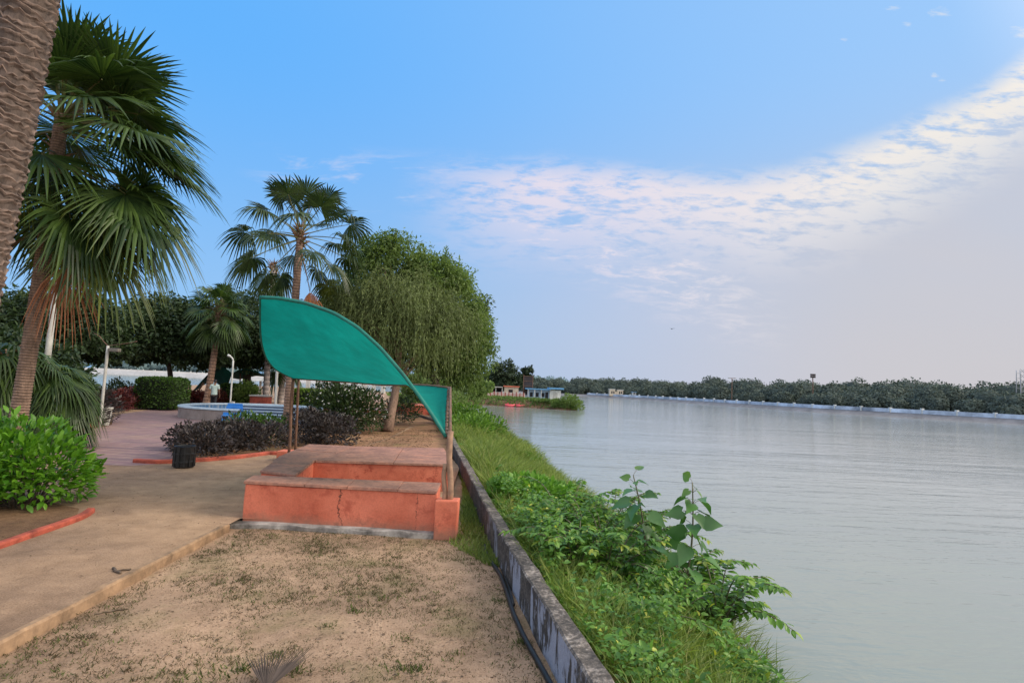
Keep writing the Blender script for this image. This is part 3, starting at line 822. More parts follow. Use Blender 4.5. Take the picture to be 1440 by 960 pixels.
# far banks
farw = np.array([(150, 20), (136, 60), (122, 92), (106.5, 118), (96, 135), (83, 157), (72.5, 205), (62, 262), (44, 300), (18, 345), (-30, 400)], float)
fw = smoothpath(farw, 60)
T = np.gradient(fw, axis=0); T /= np.linalg.norm(T, axis=1)[:, None]; FN = np.stack([T[:, 1], -T[:, 0]], -1)   # away from the river
prof = [(-1.5, -1.3), (0, -1.0), (2.2, -.05), (3.2, .05), (400, .4)]
V = np.concatenate([np.concatenate([fw + FN * a, np.full((len(fw), 1), z)], -1)[:, None, :] for a, z in prof], 1).reshape(-1, 3)
k = 5; i = (np.arange(len(fw) - 1)[:, None] * k + np.arange(k - 1)[None]).reshape(-1)
mb = MB(); mb.add(V, [np.stack([i, i + k, i + k + 1, i + 1], -1)])
MAT['revet'] = solid('stone_revetment', (.20, .19, .195), .9, .35, .35, bmp=.3, which='Position')
tag(mb.build('far_embankment', MAT['revet'], None, True), kind='structure')
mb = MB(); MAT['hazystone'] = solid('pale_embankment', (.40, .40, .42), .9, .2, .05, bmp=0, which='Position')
lw = np.array([(-700, 330), (-420, 440), (-225, 470), (-120, 500), (60, 560)], float)
V = []
for x, y in lw: V += [(x, y, -1.3), (x, y + 2, 1.8), (x, y + 900, 2.5)]
i = (np.arange(len(lw) - 1)[:, None] * 3 + np.arange(2)[None]).reshape(-1)
mb.add(V, [np.stack([i, i + 3, i + 4, i + 1], -1)])
tag(mb.build('hazy_far_bank', MAT['hazystone']), kind='structure')

# ------------------------------------------------------------------ retaining wall, kerbs
mb = MB()
path = smoothpath(np.concatenate([wall_in, np.zeros((len(wall_in), 1))], 1), 400)
path[:, 0] += np.array([.012 * mnoise.noise((0, y * 2.1, 5)) for y in path[:, 1]])
prof = [(0, -.35), (0, .255), (.015, .27), (.137, .275), (.15, .26), (.17, -.35)]
sweep(mb, path, prof)
V = mb.V[0]; top = V[:, 2] > .2
V[top, 2] += np.array([.018 * mnoise.noise(Vector(v) * 3.1) + .012 * mnoise.noise(Vector(v) * 9) for v in V[top]])
V[top, 0] += np.array([.012 * mnoise.noise(Vector(v) * 7 + Vector((9, 0, 0))) for v in V[top]])
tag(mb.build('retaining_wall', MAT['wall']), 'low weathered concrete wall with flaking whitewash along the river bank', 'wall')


def kerb(name, pts, w, h, z0, mat, label, cat='kerb', n=60, bow=.006):
    mb = MB(); p = smoothpath([(*q[:2], z0) for q in pts], n)
    sweep(mb, p, [(-w / 2, -.06), (-w / 2, h - .02), (-w / 2 + .015, h), (w / 2 - .015, h), (w / 2, h - .02), (w / 2, -.06)])
    V = mb.V[0]; V += np.array([np.array(mnoise.noise_vector(Vector(v) * 2.2)) * bow + np.array(mnoise.noise_vector(Vector(v) * 11)) * bow * .6 for v in V])
    return tag(mb.build(name, mat), label, cat)


MAT['kerbstone'] = solid('ochre_kerb', (.29, .185, .11), .85, .55, 3.5, bmp=.4, which='Position')
kerb('path_kerb', [(-3.71, -6), (-3.66, 0), (-3.64, 4.3), (-3.67, 5), (-3.74, 7.85)], .085, .112, -.10, MAT['kerbstone'], 'long ochre concrete kerb between the dirt path and the sandy lawn', n=240, bow=.012)
kerb('bed_kerb', [(-5.3, 2), (-5.50, 5.4), (-5.55, 6.45), (-5.66, 7.85), (-5.82, 8.2)], .10, .065, 0, MAT['redkerb'], 'red painted kerb in front of the bright green leafy shrub')
kerb('bed_kerb', [(-8.2, 12.75), (-7.66, 12.7), (-7.0, 13.35), (-6.55, 14.0), (-6.2, 15.0), (-5.75, 15.0), (-5.45, 14.35)], .12, .085, 0, MAT['redkerb'], 'curved red kerb running from the black bin to the canopy poles')
kerb('bed_kerb', [(-13.6, 17.6), (-14.2, 19.3), (-14.9, 20.6), (-15.8, 21.6)], .2, .12, 0, MAT['redkerb'], 'short red kerb at the foot of the lamp post beside the palms')
kerb('bed_kerb', [(-13.3, 36.5), (-10, 37.2), (-7.8, 37.5)], .25, .14, 0, MAT['redkerb'], 'thin red kerb behind the fountain and the white pole')

# ------------------------------------------------------------------ masonry bench
MAT['plinth'] = solid('stained_concrete', (.13, .11, .095), .9, .6, 2.6, bmp=.5, which='Position', c2=(.36, .33, .30))
bench = empty('masonry_bench', (-2.3, 8.3, 0), 'U-shaped terracotta painted masonry bench with worn stone seat slabs and cracked front', 'bench')


def part(mbx, name, mat, parent, smooth=False, origin=None):
    o = mbx.build(name, mat, parent, smooth)
    o.location = -Vector(parent.location) if origin is None else origin
    return o


mb = MB(); prism(mb, [(-3.70, 8.24), (-.955, 8.10), (-.985, 8.77), (-3.79, 8.72)], -.11, .475, bev=.02, sub=7, jit=.014); part(mb, 'front_bench', MAT['terra'], bench)
mb = MB(); prism(mb, [(-3.90, 9.22), (-3.26, 8.93), (-3.55, 10.70), (-3.56, 13.1), (-4.50, 13.14), (-4.33, 11.0)], -.11, .475, bev=.02, sub=7, jit=.014); part(mb, 'side_bench', MAT['terra'], bench)
mb = MB(); prism(mb, [(-3.545, 10.62), (-1.07, 10.88), (-1.5, 13.6), (-3.55, 13.12)], -.11, .475, bev=.02, sub=7, jit=.014); part(mb, 'back_bench', MAT['terra'], bench)


def slabs(quads, parent):
    for q in quads:
        mb = MB(); c = np.mean(np.array(q), 0)
        qq = [tuple(c + (np.array(p) - c) * .992) for p in q]
        prism(mb, qq, .477, .52 + rng.uniform(-.004, .004), bev=.008)
        V = mb.V[0]; V += np.array([np.array(mnoise.noise_vector(Vector(v) * 6)) * .006 for v in V])
        part(mb, 'seat_slab', MAT['slab'], parent)


def lerp(a, b, t): return (a[0] + (b[0] - a[0]) * t, a[1] + (b[1] - a[1]) * t)


a, b, c, d_ = (-3.72, 8.22), (-.955, 8.08), (-.985, 8.80), (-3.81, 8.74)
for t0, t1 in ((0, .32), (.32, .54), (.54, .80), (.80, 1)): slabs([[lerp(a, b, t0), lerp(a, b, t1), lerp(d_, c, t1), lerp(d_, c, t0)]], bench)
slabs([[(-3.92, 9.2), (-3.24, 8.91), (-3.38, 9.75), (-4.08, 10.0)], [(-4.08, 10.0), (-3.38, 9.75), (-3.53, 10.62), (-4.32, 10.95)], [(-4.32, 10.95), (-3.53, 10.62), (-3.50, 11.8), (-4.44, 12.05)], [(-4.44, 12.05), (-3.50, 11.8), (-3.47, 13.12), (-4.53, 13.16)],
       [(-3.52, 10.6), (-2.1, 10.72), (-2.25, 12.0), (-3.49, 11.8)], [(-3.49, 11.82), (-2.25, 12.0), (-2.4, 13.34), (-3.46, 13.12)], [(-2.1, 10.72), (-1.05, 10.85), (-1.24, 12.16), (-2.25, 12.0)], [(-2.25, 12.0), (-1.24, 12.16), (-1.5, 13.63), (-2.4, 13.34)]], bench)
mb = MB(); prism(mb, [(-3.98, 8.02), (-3.2, 8.06), (-2.2, 8.03), (-1.4, 7.97), (-.95, 7.97), (-.95, 8.3), (-3.98, 8.4)], -.15, -.035, bev=.012, sub=9, jit=.03)
V = mb.V[0]; V += np.array([np.array(mnoise.noise_vector(Vector(v) * 4)) * .03 for v in V]); part(mb, 'plinth', MAT['plinth'], bench)
mb = MB(); box(mb, (-.955, 7.92, -.14), (-.64, 8.20, .425), bev=.018, sub=5, jit=.012); part(mb, 'pillar', MAT['terra'], bench)
mb = MB(); box(mb, (-5.55, 13.9, -.02), (-4.75, 14.3, .24), bev=.018); part(mb, 'pedestal', MAT['terra'], bench)


# ------------------------------------------------------------------ shade canopies
def coons(E1, E2, n, m, bulge):
    """E1 near edge, E2 far edge (both left to right); the sheet between them, blown by bulge(u, v)"""
    A = smoothpath(E1, n); B = smoothpath(E2, n); v = np.linspace(0, 1, m)
    V = A[:, None, :] * (1 - v)[None, :, None] + B[:, None, :] * v[None, :, None]
    u = np.linspace(0, 1, n)
    V += bulge(u[:, None], v[None, :])
    wr = np.array([[mnoise.noise((a * 9, b * 3, 1)) + .5 * mnoise.noise((a * 22, b * 6, 4)) for b in v] for a in u]); V[..., 2] += .022 * wr * np.sin(v * PI)[None] ** .5
    i = (np.arange(n - 1)[:, None] * m + np.arange(m - 1)[None]).reshape(-1)
    return V, np.stack([i, i + 1, i + m + 1, i + m], -1), A, B


def canopy(loc, E1, E2, bulge, label, netm, pipem, polem, poles, rope=False):
    root = empty('shade_canopy', loc, label, 'canopy')
    V, F, A, B = coons(E1, E2, 50, 26, bulge)
    mb = MB(); mb.add(V.reshape(-1, 3), [F]); part(mb, 'net', netm, root, True)
    mb = MB(); tube(mb, V[:, 0], .028, 8); part(mb, 'front_rim', pipem, root, True)
    mb = MB(); tube(mb, V[:, -1], .022, 8); part(mb, 'back_rim', polem, root, True)
    mb = MB(); tube(mb, V[0], .016, 8); part(mb, 'side_rim', pipem, root, True)
    mb = MB(); tube(mb, V[-1], .022, 8); part(mb, 'side_rim', polem, root, True)
    if rope:
        for q in np.linspace(.06, .94, 11):
            mb = MB(); i = int(q * 25); c = V[-1, i]; tube(mb, np.stack([c + [.03, 0, .03], c + [.0, -.01, -.03], c + [-.035, .01, -.05], c + [-.02, 0, .02], c + [.03, 0, .03]]), .007, 5)
            part(mb, 'lashing', MAT['twig'], root)
    for (p0, p1, r, m) in poles:
        u = np.linspace(0, 1, 9)[:, None]; p0, p1 = np.array(p0), np.array(p1)
        pp = p0 + (p1 - p0) * u + np.stack([.012 * np.sin(u[:, 0] * 7), .0 * u[:, 0], 0 * u[:, 0]], -1) * (r > .03)
        mb = MB(); tube(mb, pp, r * (1 + .06 * np.sin(u[:, 0] * 19)), 8); part(mb, 'pole', m, root, True)
    return root


Aq = Q(366, 418, 9.0)
E1 = [Aq, Q(392, 419, 8.9), Q(430, 426, 8.8), Q(470, 440, 8.65), Q(503, 460, 8.5), Q(535, 489, 8.4), Q(566, 525, 8.3), Q(592, 560, 8.2), Q(611, 588, 8.12), Q(627, 614, 8.06)]
E2 = [Q(413, 532, 13.4), Q(445, 534, 13.0), Q(490, 537, 12.3), Q(540, 541, 11.6), Q(580, 541, 10.8), Q(606, 542, 10.4), Q(631, 545, 10.0)]


def bul(u, v):
    s = np.sin(v * PI)
    out = np.zeros(u.shape[:1] + v.shape[1:] + (3,))
    left = np.exp(-u * 5) * np.sin(v * PI)
    out[..., 0] = -.25 * left
    out[..., 2] = (.10 * np.exp(-((u - .62) / .16) ** 2) + .0) * s - .23 * np.exp(-u * 3.2) * s - .03 * s - .16 * np.exp(-((u - .9) / .12) ** 2) * np.sin(np.clip(v, 0, 1) * PI) * .6
    return out


ptop = Q(631, 545, 10.0)
canopy((-2.5, 8.1, 0), E1, E2, bul, 'large teal shade net twisted like a leaf over the masonry bench', MAT['net'], MAT['pipe_green'], MAT['metal_rust'],
       [(P(406, 639, .2), Q(412, 531, 13.35), .035, MAT['metal_rust']), (P(415, 638, .2), Q(420, 533, 13.3), .03, MAT['metal_rust']),
        ((-.765, 8.05, .38), Q(633, 606, 8.04), .042, MAT['bamboo']), ((-.85, 8.06, .38), Q(626, 652, 8.06), .034, MAT['bamboo']), (Q(633, 608, 8.04), Q(633, 545, 9.98), .024, MAT['metal_rust'])], True)
# the canopies beyond the fountain
yb = 38.0
E1 = [Q(268, 554, yb), Q(280, 540, yb), Q(292, 527, yb), Q(306, 518, yb), Q(316, 517, yb), Q(326, 525, yb)]
E2 = [Q(268, 554, yb + 1), Q(286, 541, yb + 3), Q(300, 533, yb + 4), Q(308, 541, yb + 4), Q(314, 546, yb + 4), Q(318, 548, yb + 4)]
zero = lambda u, v: np.zeros(u.shape[:1] + v.shape[1:] + (3,))
canopy((-20, yb, 0), E1, E2, zero, 'dark green shade net behind the fountain and the walking person', MAT['netdark'], MAT['netdark'], MAT['metal_rust'], [((Q(270, 556, yb).x, yb, 0), Q(286, 538, yb), .06, MAT['metal_rust'])])
E1 = [Q(324, 527, yb + 3), Q(334, 521, yb + 3), Q(345, 519, yb + 3), Q(362, 523, yb + 3), Q(372, 528, yb + 3)]
E2 = [Q(326, 531, yb + 6), Q(336, 533, yb + 6), Q(346, 531, yb + 6), Q(360, 528, yb + 6), Q(372, 529, yb + 6)]
canopy((-18, yb + 3, 0), E1, E2, zero, 'smaller dark green shade net showing between the lamp post and grey palm trunk', MAT['netdark'], MAT['netdark'], MAT['metal_rust'], [((Q(338, 560, yb + 4).x, yb + 4, 0), Q(338, 524, yb + 4), .05, MAT['metal_rust'])])

# ------------------------------------------------------------------ fountain
MAT['tile_blue'] = None
m, nt, b, o = nodemat('blue_mosaic'); v = coords(nt)
br = nt.nodes.new('ShaderNodeTexBrick'); nt.links.new(v, br.inputs['Vector']); br.offset = 0
br.inputs['Scale'].default_value = 1; br.inputs['Brick Width'].default_value = .22; br.inputs['Row Height'].default_value = .22; br.inputs['Mortar Size'].default_value = .015
br.inputs['Color1'].default_value = (.10, .22, .40, 1); br.inputs['Color2'].default_value = (.15, .29, .48, 1); br.inputs['Mortar'].default_value = (.42, .48, .52, 1)
nt.links.new(br.outputs['Color'], b.inputs['Base Color']); b.inputs['Roughness'].default_value = .25; MAT['tile_blue'] = m
MAT['fountain_stone'] = solid('fountain_stone', (.32, .27, .25), .85, .25, 3)
MAT['fountain_rim'] = solid('fountain_rim_tile', (.50, .60, .68), .4, .15, 3)
MAT['bright_blue'] = solid('bright_blue_tile', (.055, .30, .78), .35, .15, 3)
MAT['riser'] = solid('dark_riser_tile', (.07, .11, .22), .4, .2, 3)
FC = Vector((-12.5, 28.1, 0)); Rf = 3.2; ARC = (R(-25), R(284))
ft = empty('fountain', FC, 'round empty fountain basin with blue tiles and striped stepped cascade', 'fountain')
mb = MB(); lathe(mb, [(Rf, -.02), (Rf, .46), (Rf - .02, .47), (Rf - .33, .47), (Rf - .33, -.02)], (0, 0, 0), 72, arc=ARC); part(mb, 'basin_wall', MAT['fountain_stone'], ft, False, (0, 0, 0))
mb = MB(); lathe(mb, [(Rf + .04, .474), (Rf + .04, .54), (Rf, .55), (Rf - .36, .55), (Rf - .37, .54), (Rf - .37, .474)], (0, 0, 0), 72, arc=ARC); part(mb, 'rim', MAT['fountain_rim'], ft, True, (0, 0, 0))
mb = MB(); lathe(mb, [(Rf - .34, .473), (Rf - .36, .03), (.01, .03)], (0, 0, 0), 72); part(mb, 'tiled_lining', MAT['tile_blue'], ft, False, (0, 0, 0))
cs = empty('cascade', (0, 0, 0), None, None); cs.parent = ft
fl, fr_, bl, br_ = np.array((1.50, -4.2)), np.array((4.25, -3.9)), np.array((-.45, -.2)), np.array((2.75, .1))
ol, ob = np.array((.55, -4.2)), np.array((-1.15, -.2))
for k in range(5):
    t0, t1 = k / 5, (k + 1) / 5; z1 = .30 + k * .085
    q4 = [fl + (bl - fl) * t0, fr_ + (br_ - fr_) * t0, fr_ + (br_ - fr_) * (t1 - .012), fl + (bl - fl) * (t1 - .012)]
    mb = MB(); prism(mb, q4, .015, z1 - .035); mb.build('riser', MAT['riser'], cs)
    q5 = [q4[0] + (-.01, -.03), q4[1] + (.01, -.03), q4[2] + (.01, -.25), q4[3] + (-.01, -.25)]
    mb = MB(); prism(mb, q5, z1 - .033, z1); mb.build('tread', MAT['fountain_rim'], cs)
    q6 = [ol + (ob - ol) * t0, q4[0] + (-.02, 0), q4[3] + (-.02, 0), ol + (ob - ol) * (t1 - .01)]
    mb = MB(); prism(mb, q6, .015, z1 + .02); mb.build('blue_step', MAT['bright_blue'], cs)

# ------------------------------------------------------------------ bin, lamps, poles, pots
bp = P(258, 657); root = empty('waste_bin', bp, 'battered black plastic waste bin standing at the end of the curved kerb', 'bin')
mb = MB(); pr = [(.165, 0), (.185, .02), (.195, .1), (.205, .11), (.205, .14), (.195, .15), (.20, .27), (.21, .28), (.21, .31), (.2, .32), (.205, .44), (.215, .46), (.20, .465), (.192, .45), (.18, .06), (.01, .06)]
lathe(mb, pr, (0, 0, 0), 28); V = mb.V[0]; a = np.arctan2(V[:, 1], V[:, 0]); V[:, :2] *= (1 + .05 * np.sin(a * 2 + V[:, 2:3].T[0] * 6))[:, None]
mb.build('drum', MAT['blackplastic'], root)
mb = MB()
for k in range(12):
    a = k * PI / 6; box(mb, (-.012, -.012, .03), (.012, .012, .43)); V = mb.V[-1]; V[:] = V @ np.array(Matrix.Rotation(a, 3, 'Z').transposed()) + np.array([math.cos(a) * .205, math.sin(a) * .205, 0])
mb.build('rib', MAT['blackplastic'], root)['kind'] = 'stuff'


def post(mb, p0, p1, r, n=9): u = np.linspace(0, 1, n)[:, None]; tube(mb, np.array(p0) + (np.array(p1) - np.array(p0)) * u, r, 10)


def local(q, base): return np.array(q) - np.array(base)


MAT['lanternmetal'] = solid('lantern_metal', (.16, .14, .12), .6, .2, 4)
lb = P(140, 601); lt = Q(152, 486, lb.y)
root = empty('lamp_post', lb, 'white lamp post with curved wire arm and boxy lantern beside the palms', 'lamp')
mb = MB(); post(mb, (0, 0, 0), local(lt, lb), .05); mb.build('pole', MAT['greywhite'], root, True)
mb = MB(); L = local(lt, lb); tube(mb, smoothpath([L, L + [-.15, 0, .12], L + [-.33, 0, .33], L + [-.55, 0, .42]], 12), .012, 6); tube(mb, smoothpath([L, L + [.3, 0, .05], L + [.7, 0, .12], L + [1.0, 0, .2]], 12), .012, 6); mb.build('arm', MAT['metal_rust'], root, True)
mb = MB(); box(mb, L + [.06, -.09, -.2], L + [.42, .09, -.08], bev=.02); mb.build('lantern', MAT['lanternmetal'], root)
lb = P(323, 578); lt = Q(328, 507, lb.y); L = local(lt, lb)
root = empty('lamp_post', lb, 'slim white lamp post with short hooked top behind the fountain', 'lamp')
mb = MB(); post(mb, (0, 0, 0), L, .045); mb.build('pole', MAT['white'], root, True)
mb = MB(); tube(mb, smoothpath([L, L + [-.05, 0, .12], L + [-.2, 0, .25]], 8), .045, 8); tube(mb, smoothpath([L + [-.19, 0, .24], L + [-.33, 0, .3]], 5), .07, 8); mb.build('lamp_head', MAT['white'], root, True)
mb = MB(); box(mb, (.05, -.08, .2), (.22, .08, .55), bev=.02); mb.build('switch_box', MAT['white'], root)
lb = P(387, 579); lt = Q(390, 512, lb.y); L = local(lt, lb)
root = empty('light_pole', lb, 'plain white pole standing between two grey palm trunks', 'pole')
mb = MB(); post(mb, (0, 0, 0), L, .075); mb.build('shaft', MAT['white'], root, True)
mb = MB(); lathe(mb, [(.16, 0), (.16, .05), (.1, .1), (.1, .22)], (0, 0, 0), 14); mb.build('base', MAT['white'], root)
lb = P(55, 600); lt = Q(80, 395, lb.y); L = local(lt, lb)
root = empty('light_pole', lb, 'tall pale concrete pole leaning behind the big fan palm', 'pole')
mb = MB(); post(mb, (0, 0, 0), L * 1.0, np.linspace(.11, .085, 9)); mb.build('shaft', MAT['greywhite'], root, True)
mb = MB(); box(mb, L + [-.14, -.2, -.2], L + [.2, .2, .02], bev=.02); mb.build('lamp_head', MAT['greywhite'], root)
lb = P(147, 598); root = empty('planter_pot', lb, 'pale tapered planter pot next to the lamp post', 'planter')
mb = MB(); lathe(mb, [(.01, 0), (.13, 0), (.17, .3), (.19, .58), (.22, .60), (.22, .66), (.18, .66), (.16, .56), (.01, .54)], (0, 0, 0), 20); mb.build('pot', MAT['greywhite'], root)
lb = P(366, 573); root = empty('planter', lb, 'small red brick planter with pale coping at the grey palm trunk', 'planter')
mb = MB(); box(mb, (-.55, -.4, 0), (.55, .4, .72), bev=.02); mb.build('body', MAT['redkerb'], root)
mb = MB(); box(mb, (-.6, -.45, .723), (.6, .45, .82), bev=.02); mb.build('coping', MAT['greywhite'], root)
# red planter wall at the end of the yard
root = empty('planter_wall', (-7.0, 37.5, 0), 'low red planter wall at the far end of the yard', 'planter')
mb = MB(); prism(mb, [(-8.3, 39), (-6.6, 36.6), (-4.9, 37.4), (-6.0, 40)], 0, .55, bev=.03); part(mb, 'wall', MAT['redkerb'], root)
mb = MB(); prism(mb, [(-8.36, 39), (-6.6, 36.52), (-4.82, 37.38), (-6.0, 40.06)], .553, .62, bev=.02); part(mb, 'coping', MAT['terra'], root)
mb = MB(); tube(mb, smoothpath([P(567, 578, .06), P(590, 584, .06), P(614, 592, .06)], 10), .07, 8)
tag(mb.build('fallen_branch', MAT['twig'], None, True), 'grey pole lying on the yard soil before the red planter wall', 'branch')

# ------------------------------------------------------------------ palms
# the leaning trunk close by, its crown above the view
nb = Vector((-4.9, 4.5, 0)); root = empty('palm_tree', nb, 'thick leaning palm trunk with slanted leaf scars rising out of the frame', 'palm tree')
pts = [nb, Q(-118, 720, 4.5), Q(-33, 360, 4.5), Q(5, 180, 4.5), Q(42, 0, 4.5), Q(66, -170, 4.5), Q(84, -420, 4.5), Q(92, -760, 4.5)]
tb = MB(); ring_trunk(tb, smoothpath(pts, 60), .20, .175, .062, .07, 36, slant=.22, flare=1.2)
t = tb.build('trunk', MAT['palmbark_near'], root, False, origin=nb); t.location = (0, 0, 0)
ctop = pts[-1]
for f in frond_set(15, 1.0, 1.1, R(0), R(80), .4, nseg=30):
    f.pop('kind'); dz = f.pop('dz'); mb = MB(); fan_frond(mb, np.array(ctop) + [0, 0, dz], **f)
    o = mb.build('frond', [MAT['palm'], MAT['petiole']], root, origin=nb); o.location = (0, 0, 0)

# the big fan palm
yb = 11.0
cr = Q(88, 158, yb)
bp = Q(16, 640, yb); bp.z = 0
fr = []
spec = []
for i in range(15): spec.append((i * 2.4 + .2, R(78) - i * R(4.2), 1.05 + .02 * i, 1.4, 'green'))
for i in range(17): spec.append((i * 2.4 + 1.1, R(22) - i * R(3.2), 1.5, 1.4, 'green'))
for i in range(13):
    a_ = i * 2.4 + .55
    spec.append((a_, R(-8) - i * R(2.2), (1.0 if math.sin(a_) < -.4 else 1.35), 1.15, 'light' if i % 2 else 'green'))
# the side over the plaza is the fuller one
spec += [(-.6, 1.2, 1.2, 1.45, 'green'), (.1, .95, 1.4, 1.5, 'green'), (-.9, .8, 1.3, 1.45, 'green'), (.6, .9, 1.3, 1.4, 'green'), (-.2, .6, 1.7, 1.5, 'green'), (.15, .4, 1.8, 1.5, 'green'), (-.7, .25, 1.7, 1.5, 'green'), (.0, -.02, 2.0, 1.5, 'green'), (-.3, -.15, 2.0, 1.45, 'green'), (-.25, 1.0, 1.25, 1.45, 'green'), (.3, .75, 1.45, 1.5, 'green'), (-.5, .5, 1.6, 1.5, 'green'), (-.05, .22, 1.9, 1.5, 'green'), (.35, .1, 1.9, 1.45, 'green'), (-.4, .0, 1.85, 1.45, 'green'), (.1, -.12, 2.0, 1.45, 'green'), (-.2, -.3, 1.95, 1.4, 'green'), (.2, -.42, 1.9, 1.35, 'light'), (-.55, -.5, 1.7, 1.3, 'green'), (-.1, -.62, 1.8, 1.3, 'light'), (-.35, .1, 2.35, 1.4, 'green'), (.15, .0, 2.4, 1.4, 'green'), (-.15, -.2, 2.35, 1.35, 'green'), (-2.2, -.3, 1.1, 1.0, 'light')]
for az, el, pe, rb, kind in spec:
    fr.append(dict(az=az + rng.normal() * .1, el=el, pet=pe * .82 * rng.uniform(.9, 1.1), Rb=rb * rng.uniform(.84, 1.0), bend=(.12 if el > .4 else .26) * rng.uniform(.7, 1.3), nseg=44, spread=2.2,
                   droop=.04 if el > .5 else (.13 if el > -.2 else .28), tipdroop=.15 if el > .5 else (.4 if el > -.2 else .7), kind=kind, dz=(-1.0 + min(1.0, (el + .6)) * .95 - .5 * (el < 0)), pet_r=.02, cup=.3 if el > .5 else .15))
for az, el, dz in ((-.55, -.25, -2.45), (-2.6, -.4, -2.4)):
    fr.append(dict(az=az, el=el, pet=.8, Rb=.85, bend=.7, nseg=26, spread=1.0, droop=.75, tipdroop=.5, kind='dead', dz=dz, pet_r=.025, cup=.5))
palm('palm_tree', 'big fan palm with dense dark crown, yellowing lower fronds and hanging dead leaves', bp, cr, .145, .115, fr, MAT['palmbark'], mid=Q(50, 440, yb), step=.055, ridge=.07, boot=2.0)

# tall palm beyond the canopy
bp = P(404, 601); cr = Q(423, 322, bp.y)
fr = []
for i in range(32):
    el = R(78) - i * R(4.2)
    if el < -.55 and math.sin(i * 2.4 + .4) < -.3: continue
    fr.append(dict(az=i * 2.4 + .4, el=el, pet=(1.35 + .6 * math.cos(el)) * rng.uniform(.9, 1.12), Rb=1.08 * rng.uniform(.85, 1.12), bend=.12 * rng.uniform(.6, 1.3), nseg=32, spread=2.3,
        droop=.12 if el > .5 else .4, tipdroop=.3 if el > .5 else .75, kind='light' if el < -.75 and i % 2 else 'green', dz=-.02 * i, pet_r=.02, cup=.2))
fr += [dict(az=-.4, el=-1.15, pet=1.6, Rb=1.0, bend=.2, nseg=24, spread=1.0, droop=.8, tipdroop=.4, kind='dead', dz=-.9, cup=.5),
       dict(az=1.4, el=1.2, pet=1.5, Rb=.5, bend=.1, nseg=16, spread=.8, droop=.6, tipdroop=.4, kind='dead', dz=0.1, cup=.5)]
palm('palm_tree', 'tall slender fan palm with open round crown rising above the teal shade net', bp, cr, .18, .135, fr, MAT['palmbark'], mid=Q(413, 450, bp.y), step=.12, ridge=.05, boot=.8, blade=MAT['palm_far'])
# grey palms behind
bp = P(373, 569); cr = Q(385, 372, bp.y)
fr = frond_set(7, 1.0, 1.0, R(-80), R(20), .6, 1.0, 26, light_below=R(-30), droop=.6, tip=.6, pet_r=.035, stack=.6)
palm('palm_tree', 'grey trunked palm with drooping skirt, just behind the tall slender fan palm', bp, cr, .21, .17, fr, MAT['greybark'], mid=Q(378, 480, bp.y), step=.35, ridge=.05, boot=.8, blade=MAT['palm_far'])
bp = P(394, 567); cr = Q(399, 512, bp.y)
palm('palm_tree', 'short grey palm trunk seen between the white pole and the canopy poles', bp, cr, .22, .2, frond_set(10, .9, 1.2, R(-30), R(70), .5, .3, 24, pet_r=.035), MAT['greybark'], step=.3, ridge=.05, boot=.6)
bp = P(290, 573); cr = Q(309, 428, bp.y)
palm('palm_tree', 'dark fan palm with thin trunk standing behind the walking person', bp, cr, .2, .15, frond_set(40, 1.1, 1.1, R(-60), R(85), .3, .9, 26, droop=.2, tip=.5, pet_r=.03, stack=.9), MAT['bark'], mid=Q(301, 500, bp.y), step=.2, ridge=.05, boot=.8)
# low fan palms under the big one
for (px, py, y, n, lab) in ((70, 530, 14.5, 30, 'low bushy fan palm beside the lamp post, its fronds near the ground'), (12, 505, 14.0, 28, 'low fan palm in the shade behind the big palm trunk')):
    c = Q(px, py, y); b = Vector((c.x, y, 0))
    palm('palm_tree', lab, b, c, .16, .13, frond_set(n, .55, .95, R(-35), R(75), .6, px, 38, droop=.45, tip=.6, pet_r=.02, stack=.4), MAT['palmbark'], step=.08, ridge=.08, boot=.6)

# ------------------------------------------------------------------ trees
bt = P(544, 607)
# weeping tree: hanging strands in front, bright leaves above and behind
root = empty('weeping_tree', bt, 'large weeping tree with olive hanging strands and bright green top beside the yard', 'tree')
C0 = np.array(Q(560, 455, 25.5)); C1 = np.array(Q(598, 452, 27.5))
mb = MB(); p, d = shell(200, C1, (3.1, 2.6, 3.3), -.75); q, d2 = shell(90, np.array(Q(652, 485, 27.5)), (1.35, 1.6, 2.0), -.9); q3, d3 = shell(90, np.array(Q(552, 372, 26.5)), (1.9, 1.8, 1.15), -.5)
q4, d4 = shell(50, np.array(Q(610, 400, 26.5)), (1.5, 1.4, 1.3), -.5)
cl = np.concatenate([p, q, q3, q4]); clumps(mb, cl, rng.uniform(.2, .75, len(cl)), 85, .19, 'diamond', .4, .4, flat=1.0)
sp_ = cl[(cl[:, 2] > C1[2])]; sp_ = sp_[rng.choice(len(sp_), 90)]                      # loose sprays that break the outline
for q in sp_:
    dv = nrm(q - C1 + rng.normal(size=3) * .8); L = rng.uniform(.4, 1.0); u = rng.random((26, 1)); pos = q + dv * L * u + np.array([0, 0, -.25]) * L * u ** 2 + rng.normal(size=(26, 3)) * .05
    leaves(mb, 'diamond', pos, rand_dirs(26) + dv * .8, rand_dirs(26), rng.uniform(.1, .2, 26), .4)
stb = np.concatenate([p[p[:, 2] < C1[2] + .6], q3[:20], np.repeat(np.array([C1 + [1.6, -.6, -.2], C1 + [2.1, -.4, -1.0], C1 + [1.0, -1.6, .2]]), 12, 0) + rng.normal(size=(36, 3)) * .6])
stb = np.repeat(stb, 7, 0) + rng.normal(size=(len(stb) * 7, 3)) * .25; prev = stb; Lb = rng.uniform(.5, 1.5, len(stb)); hb = nrm(rng.normal(size=stb.shape) * [1, 1, 0] + (stb - C1) * [.3, .3, 0])
